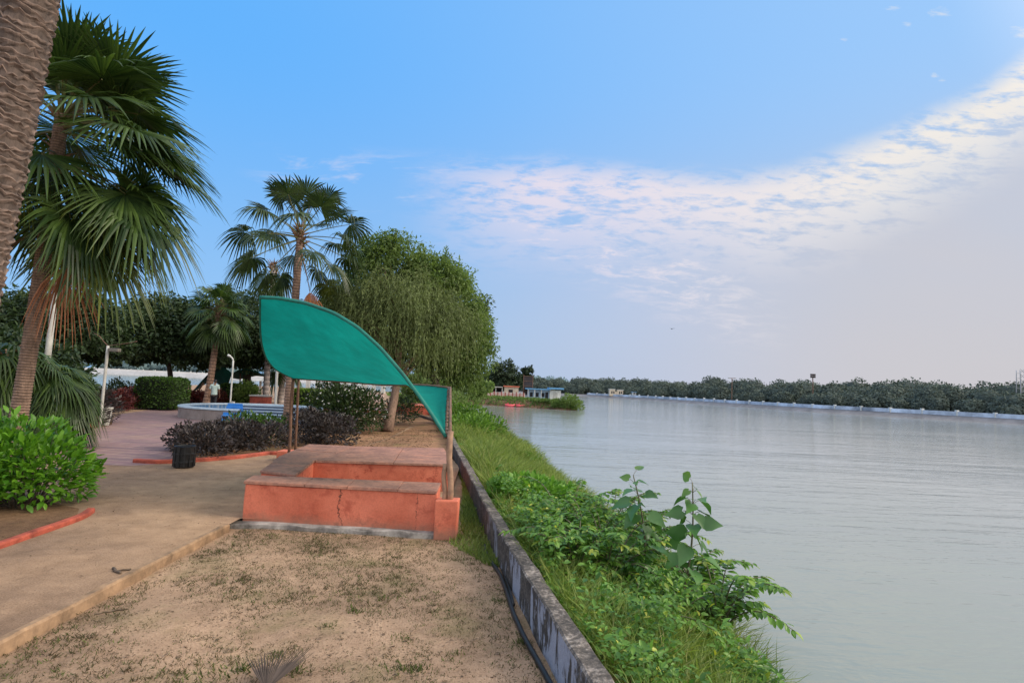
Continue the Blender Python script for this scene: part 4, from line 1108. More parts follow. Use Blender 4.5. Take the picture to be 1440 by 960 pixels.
for j in range(1, 6):
    a = j / 5; nx_ = stb + hb * (.4 * math.sin(a * 1.5)) - np.array([0, 0, 1.0]) * (Lb * a ** 1.6)[:, None] + rng.normal(size=stb.shape) * .02
    for sgn in (0, 1, 2): leaves(mb, 'diamond', nx_, nrm(nx_ - prev) * .6 + rand_dirs(len(stb)) * .6 + [0, 0, -.3], rand_dirs(len(stb)), rng.uniform(.09, .2, len(stb)), .28)
    prev = nx_
o = mb.build('bright_foliage', MAT['midleaf'], root, origin=bt); o.location = (0, 0, 0)
mb = MB(); n_cl = 190
d = rand_dirs(n_cl * 4); d = d[(d[:, 2] > -.55) & (d[:, 1] < .4)][:n_cl]
cc = C0 + d * np.array([3.0, 2.4, 2.3]) * rng.uniform(.7, 1.08, (len(d), 1)); per = 17
st = np.repeat(cc, per, 0) + rng.normal(size=(len(cc) * per, 3)) * .22; dd_ = np.repeat(d, per, 0)
hv = nrm(dd_ * [1, 1, 0] + rng.normal(size=st.shape) * [.9, .9, 0]); Ls = rng.uniform(.5, 1.7, len(st)) * np.repeat(rng.uniform(.7, 1.2, len(cc)), per); spread = rng.uniform(.15, .6, len(st))
prev = st; k = 6
for j in range(1, k + 1):
    a = j / k; nxt = st + hv * (spread * math.sin(a * 1.5))[:, None] + np.array([0, 0, 1.0]) * (Ls * (.16 * math.sin(a * 2.6) - a ** 1.7))[:, None] + rng.normal(size=st.shape) * .025
    ax = nxt - prev; ln = np.linalg.norm(ax, axis=1)
    leaves(mb, 'diamond', prev, ax, rand_dirs(len(st)), ln * 1.1, .02 / np.maximum(.04, ln))
    for sgn in (0, 1): leaves(mb, 'diamond', nxt, nrm(ax) * .7 + rand_dirs(len(st)) * .6 + [0, 0, -.3], rand_dirs(len(st)), rng.uniform(.08, .2, len(st)), .2)
    prev = nxt
o = mb.build('hanging_foliage', MAT['oliveleaf'], root, origin=bt); o.location = (0, 0, 0)
mb = MB(); p, d = shell(60, C0 + np.array([.2, .9, -.2]), (2.3, 1.3, 1.9), -.8); clumps(mb, p, .8, 90, .22, 'diamond', .4, .5)
o = mb.build('inner_foliage', MAT['darkleaf'], root, origin=bt); o.location = (0, 0, 0)
tb = MB(); limb_tree(tb, bt, C0 + np.array([.4, .5, .6]), .2, np.concatenate([cl[rng.choice(len(cl), 12)], st[rng.choice(len(st), 14)]]), frac=.45)
o = tb.build('trunk', MAT['bark'], root, True, origin=bt); o.location = (0, 0, 0)


def crown_at(px, py, y, rpx, rpz): c = Q(px, py, y); return (c.x, c.y, c.z, rpx * y / FX, rpz * y / FX)


tree('broadleaf_tree', 'dark tree crown showing behind the upper edge of the weeping tree', (Q(630, 560, 34).x, 34, 0), [crown_at(628, 440, 34, 52, 68), crown_at(600, 500, 34, 60, 40)], 90, 120, .24, MAT['darkleaf'], MAT['darkbark'], .25)
tree('broadleaf_tree', 'dark tree filling the gap between tall palm and weeping tree', (Q(475, 560, 36).x, 36, 0), [crown_at(470, 470, 36, 50, 60), crown_at(500, 440, 38, 45, 60)], 90, 110, .24, MAT['darkleaf'], MAT['darkbark'], .25)
tree('broadleaf_tree', 'spreading dark tree in front of the lake, trunk beside the boxed hedge', (Q(241, 545, 37).x, 37, 0), [crown_at(238, 472, 37, 72, 52), crown_at(190, 500, 37, 45, 24), crown_at(275, 490, 37, 46, 42)], 230, 120, .24, MAT['darkleaf'], MAT['darkbark'], .2, zmin=-.5)
tree('broadleaf_tree', 'dark tree behind the fountain with a forked leaning trunk', (Q(345, 560, 43).x, 43, 0), [crown_at(350, 470, 43, 64, 54), crown_at(318, 495, 43, 50, 34), crown_at(395, 490, 43, 50, 46)], 230, 120, .27, MAT['darkleaf'], MAT['darkbark'], .35)
tree('broadleaf_tree', 'dark mango-like tree filling the space behind the big fan palm', (Q(110, 560, 26).x, 26, 0), [crown_at(95, 470, 26, 66, 62), crown_at(35, 480, 26, 66, 66), crown_at(150, 485, 27, 32, 24)], 220, 120, .2, MAT['darkleaf'], MAT['darkbark'], .25)
tree('broadleaf_tree', 'dark low tree in deep shade left of the leaning pale pole', (Q(-20, 560, 20).x, 20, 0), [crown_at(0, 530, 20, 90, 66), crown_at(80, 560, 20.5, 50, 34)], 150, 120, .2, MAT['darkleaf'], MAT['darkbark'], .2)

tree('broadleaf_tree', 'low green thicket at the bend of the bank, past the bright end of the canopy', (Q(640, 560, 60).x, 60, 0), [crown_at(650, 542, 60, 42, 17), crown_at(600, 540, 62, 40, 20), crown_at(678, 545, 64, 16, 12)], 110, 90, .32, MAT['midleaf'], MAT['darkbark'], .2, zmin=-.9)
# ------------------------------------------------------------------ shrubs and hedges
c = Q(38, 668, 8.4)
bush('leafy_shrub', 'bright green broad-leaved shrub behind the short red kerb', (c.x, c.y, 0),
     [(c.x - .12, c.y, .56, .82, .68, .8), (c.x - .85, c.y - .35, .56, .9, .72, .9), (c.x - 1.9, c.y - .3, .5, 1.1, .66, .9), (c.x + .1, c.y + .2, .40, .68, .52, .65)], 5600, .135, MAT['lushleaf'], 'ovate', width=.46, zmin=-.65, stems=10, inner=.3)


def box_hedge(name, label, lo, hi, n, ls, mat, cat='hedge', rot=0, rnd=.18):
    c = (np.array(lo) + np.array(hi)) / 2; h = (np.array(hi) - np.array(lo)) / 2; root = empty(name, (c[0], c[1], lo[2]), label, cat, rz=rot)
    d = rng.uniform(-1, 1, (n, 3)); f = rng.integers(0, 3, n); s = np.sign(rng.uniform(-1, 1, n)); s[(f == 2)] = 1
    d[np.arange(n), f] = s * rng.uniform(.9, 1.0, n); nn = np.zeros((n, 3)); nn[np.arange(n), f] = s
    e = np.abs(d); pw = (e ** 6).sum(1) ** (1 / 6); dd = d / np.maximum(1, pw)[:, None]
    p = dd * h + np.array([0, 0, h[2]]) + rand_dirs(n) * .03
    mb = MB(); leaves(mb, 'diamond', p, nrm(nn + rand_dirs(n) * .9 + [0, 0, .3]), nrm(nn + rand_dirs(n) * .5), ls * rng.uniform(.6, 1.3, n), .6)
    mb.build('foliage', mat, root)
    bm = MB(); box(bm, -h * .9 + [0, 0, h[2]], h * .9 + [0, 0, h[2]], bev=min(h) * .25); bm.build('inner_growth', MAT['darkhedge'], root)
    return root


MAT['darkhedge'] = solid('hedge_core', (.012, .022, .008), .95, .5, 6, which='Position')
a, b = Q(188, 575, 30.5), Q(243, 575, 30.5)
box_hedge('clipped_hedge', 'clipped boxy green hedge in front of the lake water', (a.x, 30.2, 0), (b.x, 32.2, Q(215, 531, 30.5).z), 5200, .11, MAT['hedge'])


def rowbush(label, pts, n, ls, mat, h, r, **kw):
    ells = [(p[0], p[1], h * .45 * rng.uniform(.85, 1.1), r * rng.uniform(.85, 1.15), h * .6 * rng.uniform(.85, 1.15)) for p in pts]
    c = np.mean(np.array(pts), 0)
    return bush(kw.pop('name', 'ornamental_shrub'), label, (c[0], c[1], 0), ells, n, ls, mat, kind=kw.pop('kind', 'diamond'), width=.5, zmin=-.7, **kw)


rowbush('dark red-leaved shrubs in a clump between lamp post and clipped hedge', [P(x, y)[:2] for x, y in ((160, 577), (172, 575), (186, 573), (178, 570))], 4200, .15, MAT['redshrub'], 1.0, .75)
rowbush('dark green low shrub behind the red-leaved clump at the lake edge', [P(x, y)[:2] for x, y in ((172, 566), (160, 567))], 1800, .16, MAT['darkleaf'], 1.3, .9)
rowbush('row of reddish shrubs along the lake side behind the fountain', [P(x, y)[:2] for x, y in ((252, 569), (262, 569), (272, 569), (282, 569), (293, 570), (304, 570))], 4000, .15, MAT['redshrub'], .85, .7)
rowbush('very dark shrubs in the shade under the fan palms by the lamp post', [P(x, y)[:2] for x, y in ((128, 594), (112, 598), (92, 602), (70, 606), (48, 610), (28, 612), (8, 614))], 7000, .17, MAT['purple'], 1.25, .85)
a, b = Q(308, 568, 39), Q(352, 568, 39)
box_hedge('clipped_hedge', 'dark clipped hedge behind the hooked lamp post', (a.x, 38.6, 0), (b.x, 40, Q(330, 541, 39).z), 3600, .14, MAT['hedge'])
a, b = Q(412, 565, 41), Q(474, 565, 41)
box_hedge('clipped_hedge', 'low yellow-green hedge seen under the shade net', (a.x, 40.4, 0), (b.x, 41.6, Q(440, 548, 41).z), 3600, .14, MAT['hedge_bright'])
rowbush('pale green feathery shrub between hooked lamp post and brick planter', [P(x, y)[:2] for x, y in ((343, 571), (350, 571))], 1500, .22, MAT['midleaf'], 1.4, .6)
rowbush('purple-leaved shrub bank behind the curved red kerb', [(-7.35, 13.9), (-7.6, 14.9), (-6.95, 15.3), (-6.7, 16.2), (-7.8, 16.2), (-8.3, 15.2)], 6500, .10, MAT['purple'], .74, .6, kind='ovate')
rowbush('green-leaved shrub growing among the purple shrubs', [(-7.9, 17.2), (-7.2, 17.3)], 2200, .11, MAT['hedge'], .84, .6, kind='ovate')
rowbush('purple-leaved shrub beside the canopy poles', [(-6.2, 17.6), (-5.9, 18.6), (-6.5, 18.9), (-5.3, 17.6)], 4600, .11, MAT['purple'], .95, .65, kind='ovate')


def blossoms(root, ells):
    mb = MB(); P_ = []
    for e in ells:
        d = rand_dirs(60); d = d[(d[:, 2] > -.2)]; P_.append(np.array(e[:3]) + d * np.array([e[3], e[3], e[4]]) * 1.03)
    P_ = np.concatenate(P_); n = len(P_)
    for k in range(5):
        leaves(mb, 'diamond', P_, nrm(rand_dirs(n) + [0, -.4, .3]), rand_dirs(n), .05, .7)
    o = mb.build('blossoms', MAT['petal'], root); o.location = -root.location; o['kind'] = 'stuff'


rowbush('big dark bush dotted with white flowers under the shade net', [P(474, 608)[:2], P(494, 606)[:2], P(508, 609)[:2], P(458, 604)[:2]], 9000, .12, MAT['flowerbush'], 1.75, .85, name='flowering_bush', kind='ovate', extra=blossoms)
rowbush('small thorny bush at the far side of the brown tree trunk', [P(560, 596)[:2], P(572, 588)[:2]], 1800, .14, MAT['darkleaf'], 1.3, .8)

# ------------------------------------------------------------------ bank vegetation


def bank_scatter(n, s0, s1, t0=0.0, t1=1.0, power=1.0):
    s = s0 + (s1 - s0) * rng.random(n) ** power; t = rng.uniform(t0, t1, n); return bank_point(s, t), s, t


# grass blades: longer and denser near, coarser far
mb = MB()
for (n, s0, s1, L, wd, tu) in ((24000, 1.5, 9, .36, .010, 6), (26000, 9, 22, .42, .018, 6), (16000, 22, 40, .5, .03, 5), (9000, 40, 60, .6, .05, 5)):
    m = n // tu; p, s, t = bank_scatter(m, s0, s1, .03, 1.02); dens = np.array([mnoise.noise((q[0] * .9, q[1] * .9, 2)) for q in p])
    keep = (dens > -.45) ; p = p[keep]; dens = dens[keep]; m = len(p)
    C = np.repeat(p, tu, 0) + rng.normal(size=(m * tu, 3)) * [.05, .05, .0]; hh = np.repeat(L * (1 + .55 * dens), tu) * rng.uniform(.5, 1.35, m * tu)
    lean = rand_dirs(m * tu) * [1, 1, 0]; up = nrm(lean * rng.uniform(.15, .75, (m * tu, 1)) + [0.12, -.05, 1.0])
    tn = (rng.random(m * tu) < .12) * rng.uniform(.3, 1, m * tu)
    leaves(mb, 'blade', C, up, nrm(rand_dirs(m * tu) + [0, 0, .2]), hh * .55, wd / (hh * .55) * 1.0, tn)
    leaves(mb, 'blade', C + up * (hh * .5)[:, None], nrm(up + lean * .8 - np.array([0, 0, .15])), nrm(rand_dirs(m * tu) + [0, 0, .2]), hh * .6, wd / (hh * .6) * .8, tn)
tag(mb.build('bank_grass', MAT['grass']), kind='stuff')
# low leafy weeds in drifts
mb = MB()
for (n, s0, s1, ls) in ((26000, 1.5, 9, .062), (14000, 9, 20, .09), (8000, 20, 45, .16)):
    p, s, t = bank_scatter(n, s0, s1, .0, .95); dn = np.array([mnoise.noise((q[0] * .55, q[1] * .4, 7)) for q in p]); keep = dn > (-.3 if s0 < 8 else .08); p = p[keep]; dn = dn[keep]; m = len(p)
    p[:, 2] += rng.uniform(.02, 1, m) * (.12 + .55 * np.clip(dn, 0, .6))
    leaves(mb, 'ovate', p, nrm(rand_dirs(m) * [1, 1, .5] + [0, 0, .15]), nrm(rand_dirs(m) * .5 + [0, 0, 1]), ls * rng.uniform(.6, 1.4, m), .5, (rng.random(m) < .05) * .7)
tag(mb.build('bank_weeds', MAT['weed'], None, True), kind='stuff')


def heart_sapling(label, base, top, n, ls):
    root = empty('sapling', base, label, 'sapling'); b, t = np.array(base), np.array(top)
    u = np.linspace(0, 1, 14)[:, None]; path = (t - b) * u + np.array([.10, .05, 0]) * np.sin(u * 3.0)
    mb = MB(); tube(mb, path, .012 * (1.25 - u[:, 0]) + .003, 6)
    pos = []; ax = []; sz = []
    for k in range(n):
        a = .3 + .7 * (k / (n - 1)) ** .75; i = a * 13; q = path[min(13, int(i))]; an = k * 2.4 + rng.normal() * .3
        d = nrm(np.array([math.cos(an), math.sin(an), .35 + .5 * (a > .9)])); pl = rng.uniform(.08, .17) * (1.2 - .6 * a); e = q + d * pl
        tube(mb, np.stack([q, q + d * pl * .5 + [0, 0, .01], e]), .003, 4)
        pos.append(e); ax.append(nrm(d * [1, 1, .2] + [0, 0, -.45 + rng.normal() * .3 + .3 * (a > .9)])); sz.append(ls * rng.uniform(.7, 1.15) * (1 - .35 * (a > .93)))
    lv = MB(); leaves(lv, 'heart', np.array(pos), np.array(ax), nrm(np.array(ax) * [.5, .5, 0] + [0, -.25, .8] + rng.normal(size=(n, 3)) * .4), np.array(sz), .82, (np.arange(n) > n - 4) * .45)
    mb.build('stem', MAT['stem'], root, True); lv.build('leaves', MAT['heart'], root, True)
    return root


MAT['stem'] = solid('green_brown_stem', (.12, .11, .06), .7, .3, 8)
y1, y2 = 6.7, 6.5
heart_sapling('slender sapling with big heart-shaped leaves, shorter and nearer the wall', (Q(905, 810, y1).x, y1, -.45), Q(889, 668, y1), 25, .225)
heart_sapling('slender sapling with big heart-shaped leaves standing closer to the open water', (Q(950, 830, y2).x, y2, -.55), Q(972, 678, y2), 28, .235)


def compound_shrub(label, base, arms, ls=.11, group=None, cat='shrub'):
    """arching stems carrying two rows of oval leaves, pale at the tips"""
    root = empty('compound_leaf_shrub', base, label, cat, group); sb = MB(); lv = MB(); b = np.array(base)
    for tip in arms:
        tip = np.array(tip) - b; L = np.linalg.norm(tip); u = np.linspace(0, 1, 16)[:, None]
        path = tip * u + np.array([0, 0, 1.0]) * (.32 * L * np.sin(u * PI) * (1 - .3 * u)) + rng.normal(size=3) * .03 * u
        tube(sb, path, .008 * (1.2 - u[:, 0]) + .002, 5)
        m = max(10, int(L / (ls * .36))); uu = np.linspace(.18, 1, m); q = np.stack([np.interp(uu, u[:, 0], path[:, k]) for k in range(3)], -1)
        T = nrm(np.gradient(q, axis=0)); sd = nrm(np.cross(T, [0, 0, 1.0]))
        for sg in (-1, 1):
            ax = nrm(sd * sg + T * .55 + [0, 0, -.35] + rng.normal(size=(m, 3)) * .16)
            leaves(lv, 'ovate', q + rng.normal(size=(m, 3)) * .01, ax, nrm(np.array([0, 0, 1.0]) + rng.normal(size=(m, 3)) * .25), ls * rng.uniform(.75, 1.2, m) * np.interp(uu, [0, .8, 1], [1, 1, .7]), .5, np.clip((uu - .9) / .1, 0, 1) * rng.uniform(.2, 1) * (rng.random() < .4))
        leaves(lv, 'ovate', q[-1:], T[-1:] + [0, 0, -.3], np.array([[0, 0, 1.0]]), ls, .5, np.full(1, .3))
    sb.build('stem', MAT['stem'], root, True); lv.build('leaves', MAT['compound'], root, True)
    return root


def arms(base, n, r, h, az0=0, span=2 * PI, el=(.1, .9)):
    out = []
    for k in range(n):
        a = az0 + span * (k + rng.uniform(.2, .8)) / n; rr = r * rng.uniform(.55, 1.1); out.append(np.array(base) + [math.cos(a) * rr, math.sin(a) * rr, h * rng.uniform(*el)])
    return out


B = lambda px, py, z: P(px, py, z)
q = B(850, 835, -.25); a_ = arms(q, 34, .8, .95, 0) + [Q(738, 792, q.y - .3), Q(716, 748, q.y + .2), Q(800, 770, q.y), Q(830, 750, q.y - .3)]
compound_shrub('dense oval-leaved shrub leaning over the wall with yellow-green branch tips', q, a_, .10)
q = B(905, 790, -.4); compound_shrub('oval-leaved shrub growing round the foot of the two saplings', q, arms(q, 30, .8, .8), .10)
q = B(800, 770, -.25); compound_shrub('lighter green shrub on the bank behind the leaning shrub', q, arms(q, 32, .9, .95), .10)
q = B(775, 742, -.2); compound_shrub('small oval-leaved shrub next to the creeper mound', q, arms(q, 26, .75, .75), .095)
q = B(830, 805, -.25); compound_shrub('bushy oval-leaved shrub crowding against the wall top', q, arms(q, 32, .7, .9), .10)
q = B(812, 822, -.1); compound_shrub('oval-leaved shrub pushing over the whitewashed stretch of the wall', q, arms(q, 26, .5, .75), .095)
q = B(770, 772, -.1); compound_shrub('oval-leaved shrub at the wall foot between creeper mound and leaning shrub', q, arms(q, 24, .5, .65), .09)
q = B(860, 770, -.45); compound_shrub('tall oval-leaved shrub on the bank against the open water', q, arms(q, 30, .85, .95), .10)
q = B(1010, 890, -.6); compound_shrub('oval-leaved shrub at the water edge with branches reaching over the river', q, arms(q, 20, .75, .9) + [Q(1100, 828, q.y), Q(1085, 855, q.y), Q(1025, 800, q.y + .1), Q(940, 850, q.y - .2), Q(1060, 830, q.y + .4)], .115)
q = B(905, 905, -.35); compound_shrub('low oval-leaved shrub sprouting through the grass beside the near wall', q, arms(q, 14, .65, .6), .085)
q = B(975, 840, -.5); compound_shrub('dark oval-leaved shrub right below the taller sapling', q, arms(q, 22, .65, .65), .11)
def leafy_drift(label, s0, s1, t0, t1, n, ls, h):
    p, s_, t = bank_scatter(n * 2, s0, s1, t0, t1); kk = np.array([mnoise.noise((q[0] * 2.1, q[1] * 1.6, 21)) + .5 * mnoise.noise((q[0] * 5, q[1] * 5, 2)) for q in p]) > .02; p = p[kk]; n = len(p); p[:, 2] += rng.uniform(0, 1, n) ** .7 * h * (1 + .6 * np.array([mnoise.noise((q[0] * 1.4, q[1] * 1.4, 11)) for q in p]))
    mb = MB(); leaves(mb, 'ovate', p, nrm(rand_dirs(n) * [1, 1, .5] + [0, 0, .1]), nrm(rand_dirs(n) * .5 + [.1, -.2, 1]), ls * rng.uniform(.6, 1.4, n), .48, (rng.random(n) < .04) * .8)
    return mb


mb = MB()
for a_ in ((3.0, 5.2, .02, .9, 2600, .055, .42), (4.6, 7.2, .03, .95, 4600, .062, .62), (6.6, 9.8, .02, .7, 5200, .07, .62), (2.0, 4.2, .1, .95, 1800, .05, .38)):
    q = leafy_drift('', *a_); mb.add(np.concatenate(q.V), q.F, np.concatenate(q.T))
tag(mb.build('bank_leafy_weeds', MAT['compound'], None, True), kind='stuff')
c = P(738, 712, 0)
bush('creeper_mound', 'rounded mound of bright creeper leaves beside the wall', (c.x, c.y, -.2), [(c.x, c.y, .05, .75, .48), (c.x + .25, c.y + .8, -.05, .7, .42)], 3400, .085, MAT['creeper'], 'heart', 'creeper', width=.8, zmin=-.4)
c = P(655, 605, .1)
bush('bank_bush', 'leafy green bush on the bank just behind the bright canopy end', (c.x, c.y, -.2), [(c.x, c.y, .1, 1.1, .7), (c.x + .6, c.y + 3, .0, 1.2, .7), (c.x - .5, c.y + 5, .2, 1.3, .9)], 3600, .15, MAT['weed'], 'ovate', width=.5, zmin=-.5)
c = P(652, 580, .2)
bush('bank_bush', 'tall grassy bush at the bend of the bank before the inlet', (c.x, c.y, -.2), [(c.x, c.y, .2, 1.5, 1.0), (c.x - 1.6, c.y + 4, .3, 1.7, 1.2), (c.x - 2.6, c.y + 11, .4, 2.0, 1.4)], 4200, .22, MAT['midleaf'], 'diamond', width=.45, zmin=-.5)

# lawn: sprigs, litter, green strip between bench and wall
mb = MB()
n = 11000; x = rng.uniform(-3.6, .9, n); y = 2.0 + 6.2 * rng.random(n) ** .8; lim = np.interp(y, wall_in[:, 1], wall_in[:, 0])
dn = np.array([mnoise.noise((a * 1.1, b * 1.1, 4)) + .6 * mnoise.noise((a * 4, b * 4, 9)) for a, b in zip(x, y)]); k = (x < lim - .08) & (dn > -.42); x, y, dn = x[k], y[k], dn[k]
c = np.stack([x, y, np.full(len(x), -.10)], -1); tu = 6; C = np.repeat(c, tu, 0) + rng.normal(size=(len(c) * tu, 3)) * [.022, .022, 0]
m = len(C); ty = np.repeat(rng.random(len(c)), tu)
leaves(mb, 'blade', C, nrm(rand_dirs(m) * [1, 1, 0] * .9 + [0, 0, .75]), rand_dirs(m), rng.uniform(.010, .036, m) * (1 + .6 * np.repeat(np.clip(dn, 0, 1), tu)), .18, (ty < .72) * rng.uniform(.5, 1, m))
for (px, py, r, q) in ((565, 903, .10, 130), (497, 862, .07, 80), (735, 905, .05, 50), (462, 885, .06, 60), (560, 946, .09, 90), (590, 945, .08, 80), (390, 925, .07, 60), (640, 925, .07, 60), (380, 755, .05, 40), (130, 838, .06, 60), (340, 945, .07, 70), (420, 948, .09, 90), (700, 850, .08, 70), (610, 840, .09, 60)):
    c0 = np.array(P(px, py, -.12)); C = c0 + rng.normal(size=(q, 3)) * [r * .55, r * .55, 0]
    leaves(mb, 'blade', C, nrm(rand_dirs(q) * [1, 1, 0] * .8 + [0, 0, .8]), rand_dirs(q), rng.uniform(.03, .075, q), .2, rng.random(q) * .15)
tag(mb.build('lawn_grass', MAT['lawngrass']), kind='stuff')
mb = MB(); n = 9000; y = rng.uniform(6.9, 15.5, n); b = np.interp(y, wall_in[:, 1], wall_in[:, 0]); a = np.where(y < 8.0, b - .55 * np.clip((y - 6.7) / 1.0, .1, 1), np.where(y < 14, -.62 - .05 * (y - 8), b - .6)); x = a + (b - a) * rng.random(n)
C = np.stack([x, y, np.full(n, -.13)], -1); leaves(mb, 'blade', C, nrm(rand_dirs(n) * [1, 1, 0] * .8 + [0, 0, .8]), rand_dirs(n), rng.uniform(.05, .16, n), .12, rng.random(n) * .25)
tag(mb.build('strip_grass', MAT['grass']), kind='stuff')
mb = MB(); n = 1500; x = rng.uniform(-3.6, .6, n); y = 2 + 6 * rng.random(n); k = x < np.interp(y, wall_in[:, 1], wall_in[:, 0]) - .1; x, y = x[k], y[k]; n = len(x)
leaves(mb, 'diamond', np.stack([x, y, np.full(n, -.083)], -1), nrm(rand_dirs(n) * [1, 1, .15]), nrm(rand_dirs(n) * .4 + [0, 0, 1]), rng.uniform(.012, .05, n), rng.uniform(.15, .6, n))
n = 900; x = rng.uniform(-7.5, -3.8, n); y = rng.uniform(3.5, 13.5, n); leaves(mb, 'diamond', np.stack([x, y, np.full(n, .01)], -1), nrm(rand_dirs(n) * [1, 1, .15]), nrm(rand_dirs(n) * .4 + [0, 0, 1]), rng.uniform(.008, .035, n), rng.uniform(.15, .6, n))
n = 1600; u = rng.random((n, 2)); x = -4.5 + 2.6 * u[:, 0]; y = 14 + 11 * u[:, 1]; leaves(mb, 'diamond', np.stack([x - (y - 14) * .12, y, np.full(n, .025)], -1), nrm(rand_dirs(n) * [1, 1, .15]), nrm(rand_dirs(n) * .4 + [0, 0, 1]), rng.uniform(.03, .1, n), rng.uniform(.2, .6, n))
tag(mb.build('dry_leaf_litter', MAT['straw']), kind='stuff')
for (a, b, z, r, lab) in (((160, 798), (166, 806), .012, .014, 'short thick dry stick lying on the dirt path'), ((130, 864), (176, 856), -.10, .006, 'thin dry twig on the sandy lawn near the ochre kerb'), ((293, 787), (308, 799), -.10, .005, 'small forked twig on the lawn by the bench plinth')):
    p0, p1 = np.array(P(*a, z)), np.array(P(*b, z)); u = np.linspace(0, 1, 7)[:, None]; mb = MB(); tube(mb, p0 + (p1 - p0) * u + rng.normal(size=(7, 3)) * [.012, .012, .001], r, 6)
    pm = p0 + (p1 - p0) * .6; tube(mb, np.stack([pm, pm + [.04, .05, .004], pm + [.10, .07, .002]]), r * .7, 5)
    tag(mb.build('dry_stick', MAT['twig'], None, True), lab, 'stick')
# black hose along the wall
mb = MB(); hp = [P(681, 766, -.083), P(686, 783, -.083), P(703, 806, -.083), P(712, 830, -.083), P(722, 862, -.083), P(738, 897, -.083), P(757, 930, -.083), P(775, 962, -.083), P(800, 1010, -.083), P(830, 1100, -.083)]
tube(mb, smoothpath(hp, 60), .022, 8); tag(mb.build('hose', MAT['blackplastic'], None, True), 'thick black hose lying on the sand along the wall', 'hose')
mb = MB(); hp = [P(690, 757, -.083), P(697, 775, -.083), P(706, 800, -.1), P(716, 826, -.083), P(722, 850, -.083)]
tube(mb, smoothpath(hp, 30), .016, 8); tag(mb.build('hose', MAT['blackplastic'], None, True), 'short loop of thinner black hose beside the thick one', 'hose')
# fallen dry palm leaf at the bottom of the view
MAT['dryblade'] = leafmat('dry_grey_blade', (.045, .033, .027), (.13, .095, .075), None, .05, .9, 3)
fb = P(372, 992, -.12); root = empty('fallen_palm_leaf', fb, 'dry grey-brown palm leaf lying on the sandy lawn', 'palm leaf')
mb = MB(); fan_frond(mb, (0.0, -.12, .05), 1.65, .22, .16, .46, .62, 24, .05, .0, .03, 0, 1, .012, .3, twist=.15)
mb.build('blade', [MAT['dryblade'], MAT['petiole_dead']], root)
# grass on the headland and inlet banks
mb = MB(); sub, Nn = HEAD; n = 9000; i = rng.integers(0, len(sub) - 1, n); f = rng.random((n, 1)); bp = sub[i] + (sub[i + 1] - sub[i]) * f; off = rng.uniform(.1, 6.5, n)
z = np.interp(off, [-.4, .5, 1.6, 2.9, 7], [-1.3, -.75, -.25, .03, .03]); p = np.stack([bp[:, 0] + Nn[i, 0] * off, bp[:, 1] + Nn[i, 1] * off, z], -1)
leaves(mb, 'diamond', p, nrm(rand_dirs(n) * .7 + [0, 0, .9]), rand_dirs(n), rng.uniform(.3, .7, n), .35); tag(mb.build('headland_grass', MAT['bankfar']), kind='stuff')

# ------------------------------------------------------------------ headland buildings and boats
MAT['creamwall'] = solid('cream_wall', (.62, .52, .40), .85, .15, .6, which='Position')
MAT['rosewall'] = solid('rose_white_wall', (.66, .50, .46), .85, .25, .8, which='Position')
MAT['bluewall'] = solid('pale_blue_wall', (.30, .40, .52), .8, .15, .6, which='Position')
MAT['bluetin'] = solid('blue_tin_roof', (.12, .33, .58), .5, .15, 1)
MAT['darkgap'] = solid('dark_opening', (.02, .02, .025), .9, .2, 1)
MAT['redpost'] = solid('red_post', (.30, .05, .04), .8, .3, 1)
MAT['screen'] = solid('dark_screen', (.045, .035, .035), .9, .4, .8, bmp=0)
MAT['pinkboat'] = solid('pink_boat_shell', (.72, .10, .13), .4, .15, 2)


def pbox(parent, name, lo, hi, mat, bev=0):
    mb = MB(); box(mb, lo, hi, bev=bev); return mb.build(name, mat, parent)


yh = 108.0; k = yh / FX
a, b = Q(742, 562, yh), Q(788, 562, yh); zt = Q(765, 548, yh).z; w_ = b.x - a.x
root = empty('blue_roofed_hut', (a.x, yh, -.3), 'pale blue hut with flat blue tin roof on the headland', 'hut')
H_ = zt + .3
pbox(root, 'wall', (0, 0, 0), (w_ * .66, 4, H_), MAT['bluewall']); pbox(root, 'wall', (w_ * .66 + .01, -.4, 0), (w_, 4, H_), MAT['white'])
pbox(root, 'roof', (-.5, -1.0, H_ + .003), (w_ * .68, 4.4, H_ + .2), MAT['bluetin']); pbox(root, 'roof', (w_ * .63, -1.3, H_ + .21), (w_ + .5, 4.4, H_ + .5), MAT['bluetin'])
for x in (.06, .24, .42): pbox(root, 'window', (w_ * x, -.03, .8), (w_ * (x + .09), .02, 1.6), MAT['darkgap'])
pbox(root, 'door', (w_ * .53, -.03, 0), (w_ * .62, .02, 1.75), MAT['darkgap']); pbox(root, 'door', (w_ * .76, -.43, 0), (w_ * .9, -.38, 1.7), MAT['greywhite'])
for x in (0.0, .2, .4): mb = MB(); post(mb, (w_ * x, -.9, 0), (w_ * x, -.9, H_), .06); mb.build('post', MAT['white'], root, True)
a, b = Q(679, 557, yh), Q(738, 558, yh)
root = empty('fence', (a.x, yh - 1, -.2), 'white panel fence with red posts on the headland', 'fence'); L = b.x - a.x
pbox(root, 'panel', (0, 0, .25), (L, .1, 1.15), MAT['rosewall'])
for i in range(12): pbox(root, 'post', (L * i / 11.5, -.12, 0), (L * i / 11.5 + .16, -.003, 1.45 if i % 2 else 1.3), MAT['redpost'])
pbox(root, 'rail', (0, .101, 1.2), (L, .16, 1.3), MAT['white'])
a, b = Q(709, 553, yh + 3), Q(729, 553, yh + 3); zt = Q(719, 544, yh + 3).z
root = empty('cream_hut', (a.x, yh + 3, -.2), 'small cream block hut with tiled roof edge behind the fence', 'hut'); L = b.x - a.x
